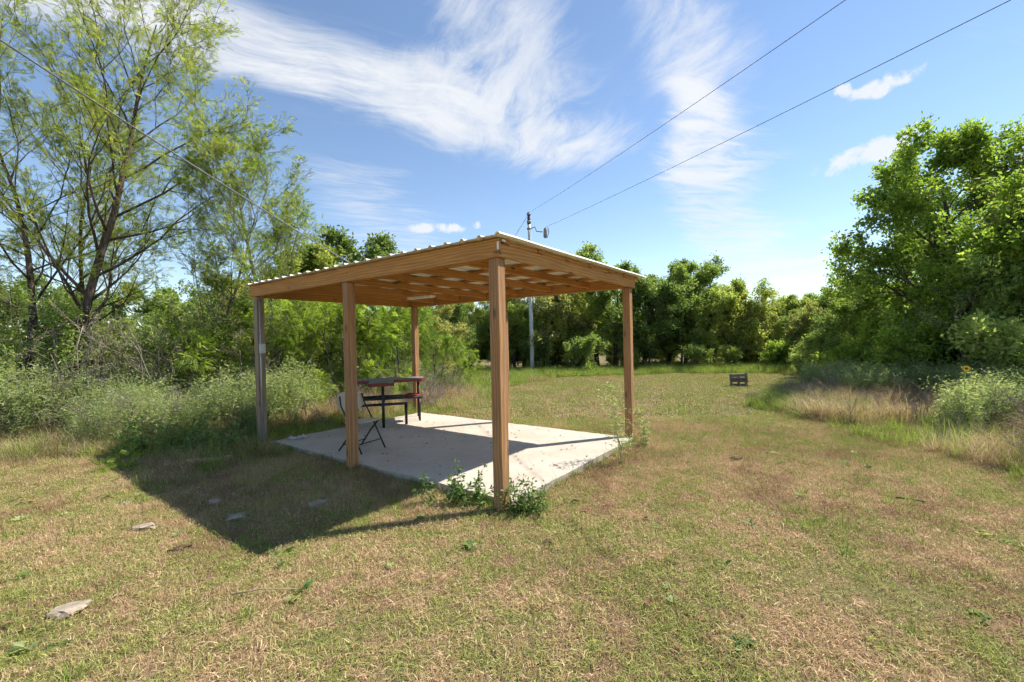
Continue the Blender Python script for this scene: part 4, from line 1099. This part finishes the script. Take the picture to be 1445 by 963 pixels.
def make_sunflower():
    x, y = 6.95, 6.75; z = float(gz(x, y))
    t = thing('sunflower', 'yellow sunflower on a leafy stalk above the right weeds', 'flower', (x, y, z))
    H = 1.05
    a = Acc(); a.tube([(0, 0, 0), (0.02, 0, 0.4), (-0.01, 0.01, 0.8), (-0.02, -0.02, H)], [0.011, 0.01, 0.008, 0.006], 6)
    a_m = a.mesh('stalk', True); link('stalk', a_m, M['leaf_weed'], t)
    rg = np.random.default_rng(4)
    for i in range(10):
        P = np.array([[rg.normal(0, .01), rg.normal(0, .01), 0.3 + 0.065 * i]]); D = np.array([[math.cos(i * 2.4), math.sin(i * 2.4), 0.15]])
        V, T, ti = place_leaves(LEAF, P, D, 0.12, rg, 0.6, 0.15); link('leaf', mesh_np('leaf', V, T, {'tint': ti}), M['leaf_weed'], t)
    n = 16; c = np.array([-0.02, -0.035, H + 0.01])
    f = np.array([-0.45, -0.8, 0.25]); f /= np.linalg.norm(f); ax = np.cross(f, [0, 0, 1]); ax /= np.linalg.norm(ax); ay = np.cross(ax, f)
    for i in range(n):
        th = 2 * math.pi * i / n; d = ax * math.cos(th) + ay * math.sin(th); s = -ax * math.sin(th) + ay * math.cos(th)
        Vp = [c + d * 0.014, c + d * 0.032 - s * 0.009 + f * .004, c + d * 0.056 - f * 0.005, c + d * 0.032 + s * 0.009 + f * .004]
        link('petal', mesh_np('petal', np.array(Vp), np.array([(0, 1, 2), (0, 2, 3)])), M['petal'], t)
    a = Acc(); a.tube([c - f * 0.012, c, c + f * 0.01, c + f * 0.014], [0.014, 0.018, 0.014, 0.004], 12); link('flower_disc', a.mesh('flower_disc', True), M['flower_disc'], t)
make_sunflower()

def flat_stone(seed, lx, ly, lz, mat, name, label, cat, x, y, rz):
    bm = bmesh.new(); bmesh.ops.create_icosphere(bm, subdivisions=3, radius=1.0)
    rg = np.random.default_rng(seed); q = rg.uniform(-1, 1, (8, 4))
    for v in bm.verts:
        c = v.co.copy(); n = 1.0
        for i, (a, b, c_, d) in enumerate(q): n += 0.11 * math.sin((2 + i) * (a * c.x + b * c.y + c_ * c.z) + d * 6)
        c *= n; c.z = max(-0.5, min(0.55 + 0.1 * c.x, c.z * 1.4)); v.co = (c.x * lx, c.y * ly, c.z * lz)
    o = link(name, bm_mesh(bm, name, False), M[mat]); o.location = (x, y, float(gz(x, y)) + lz * 0.3 + 0.018); o.rotation_euler = (0, 0, rz)
    tag(o, label, cat)
flat_stone(1, 0.093, 0.060, 0.032, 'stone', 'flat_stone', 'flat pale stone on sunlit grass left of the roof shadow', 'stone', -3.36, 3.98, 0.2)
flat_stone(2, 0.074, 0.048, 0.032, 'stone', 'flat_stone', 'flat pale stone nearest the lower left corner', 'stone', -2.78, 2.70, 0.5)
flat_stone(3, 0.068, 0.044, 0.027, 'stone', 'flat_stone', 'small pale stone in the shade, farther of the middle pair', 'stone', -3.17, 4.62, 0.1)
flat_stone(4, 0.081, 0.048, 0.027, 'stone', 'flat_stone', 'pale stone in the shade near the front tip of the shadow', 'stone', -2.68, 4.2, 0.3)
flat_stone(5, 0.087, 0.048, 0.036, 'stone', 'flat_stone', 'pale broken stone in the shade nearest the slab', 'stone', -2.0, 4.47, 0.5)
flat_stone(6, 0.043, 0.032, 0.027, 'stone', 'flat_stone', 'smallest pale stone left of the roof shadow', 'stone', -4.1, 4.62, 0.0)
flat_stone(7, .075, .05, .025, 'earth', 'earth_mound', 'dark clod of earth on the lawn right of the shelter', 'clod', 2.93, 5.8, 0.2)
flat_stone(8, .045, .035, .02, 'earth', 'earth_mound', 'dark clod of earth in the grass before the front post', 'clod', 0.25, 3.55, 0.7)
flat_stone(9, .08, .04, .02, 'earth', 'earth_mound', 'dark clod of earth on the sunlit grass near the left stones', 'clod', -2.72, 3.55, 0.4)

def stick(name, label, cat, pts, r, mat='dry_stick'):
    p = np.array(pts, float); p[:, 2] += gz(p[:, 0], p[:, 1]); a = Acc(); a.tube(p, np.linspace(r, r * .6, len(p)), 8)
    tag(link(name, a.mesh(name, True), M[mat]), label, cat)
stick('log', 'short pale log lying in the shade left of the slab', 'log', [(-4.5, 5.95, .07), (-4.25, 6.05, .075), (-3.98, 6.2, .09)], 0.05)
stick('fallen_stick', 'dark stick lying on the lawn at the right', 'stick', [(3.66, 4.23, .03), (3.74, 4.17, .035), (3.83, 4.10, .03)], 0.007, 'bark_dark')
stick('fallen_stick', 'thin pale stick on the grass before the roof shadow', 'stick', [(-1.84, 2.82, .035), (-1.66, 2.86, .045), (-1.44, 2.86, .04)], 0.005)

def slab_bits():
    rg = np.random.default_rng(9)
    # crumpled paper at the far left corner of the slab
    bm = bmesh.new(); n = 7; g = [[bm.verts.new((0.30 + 0.3 * i / n, 4.55 + 0.2 * j / n + 0.02 * math.sin(i), 0.078 + abs(rg.normal(0, .016)))) for j in range(n + 1)] for i in range(n + 1)]
    for i in range(n):
        for j in range(n): bm.faces.new((g[i][j], g[i + 1][j], g[i + 1][j + 1], g[i][j + 1]))
    r_ = bmesh.ops.solidify(bm, geom=bm.faces[:], thickness=0.0015)
    o = link('paper_sheet', bm_mesh(bm, 'paper_sheet'), M['paper']); o.matrix_world = SM
    tag(o, 'crumpled white sheet on the far left corner of the slab', 'paper')
    n = 150; v = rg.uniform(0.2, 3.2, n) ; u = rg.uniform(0.05, 4.8, n)
    P = np.stack([v, u, np.full(n, 0.083)], 1); D = rg.normal(0, 1, (n, 3)); D[:, 2] = 0.05
    V, T, ti = place_leaves(LEAF, P, D, 0.045, rg, 0.95, 0.05); V[:, 2] = np.maximum(V[:, 2], 0.0765)
    o = link('leaf_litter', mesh_np('leaf_litter', V, T, {'tint': ti}), M['dead_leaf']); o.matrix_world = SM
    tag(o, 'scattered dead leaves and crumbs on the slab', 'leaves', kind='stuff')
slab_bits()
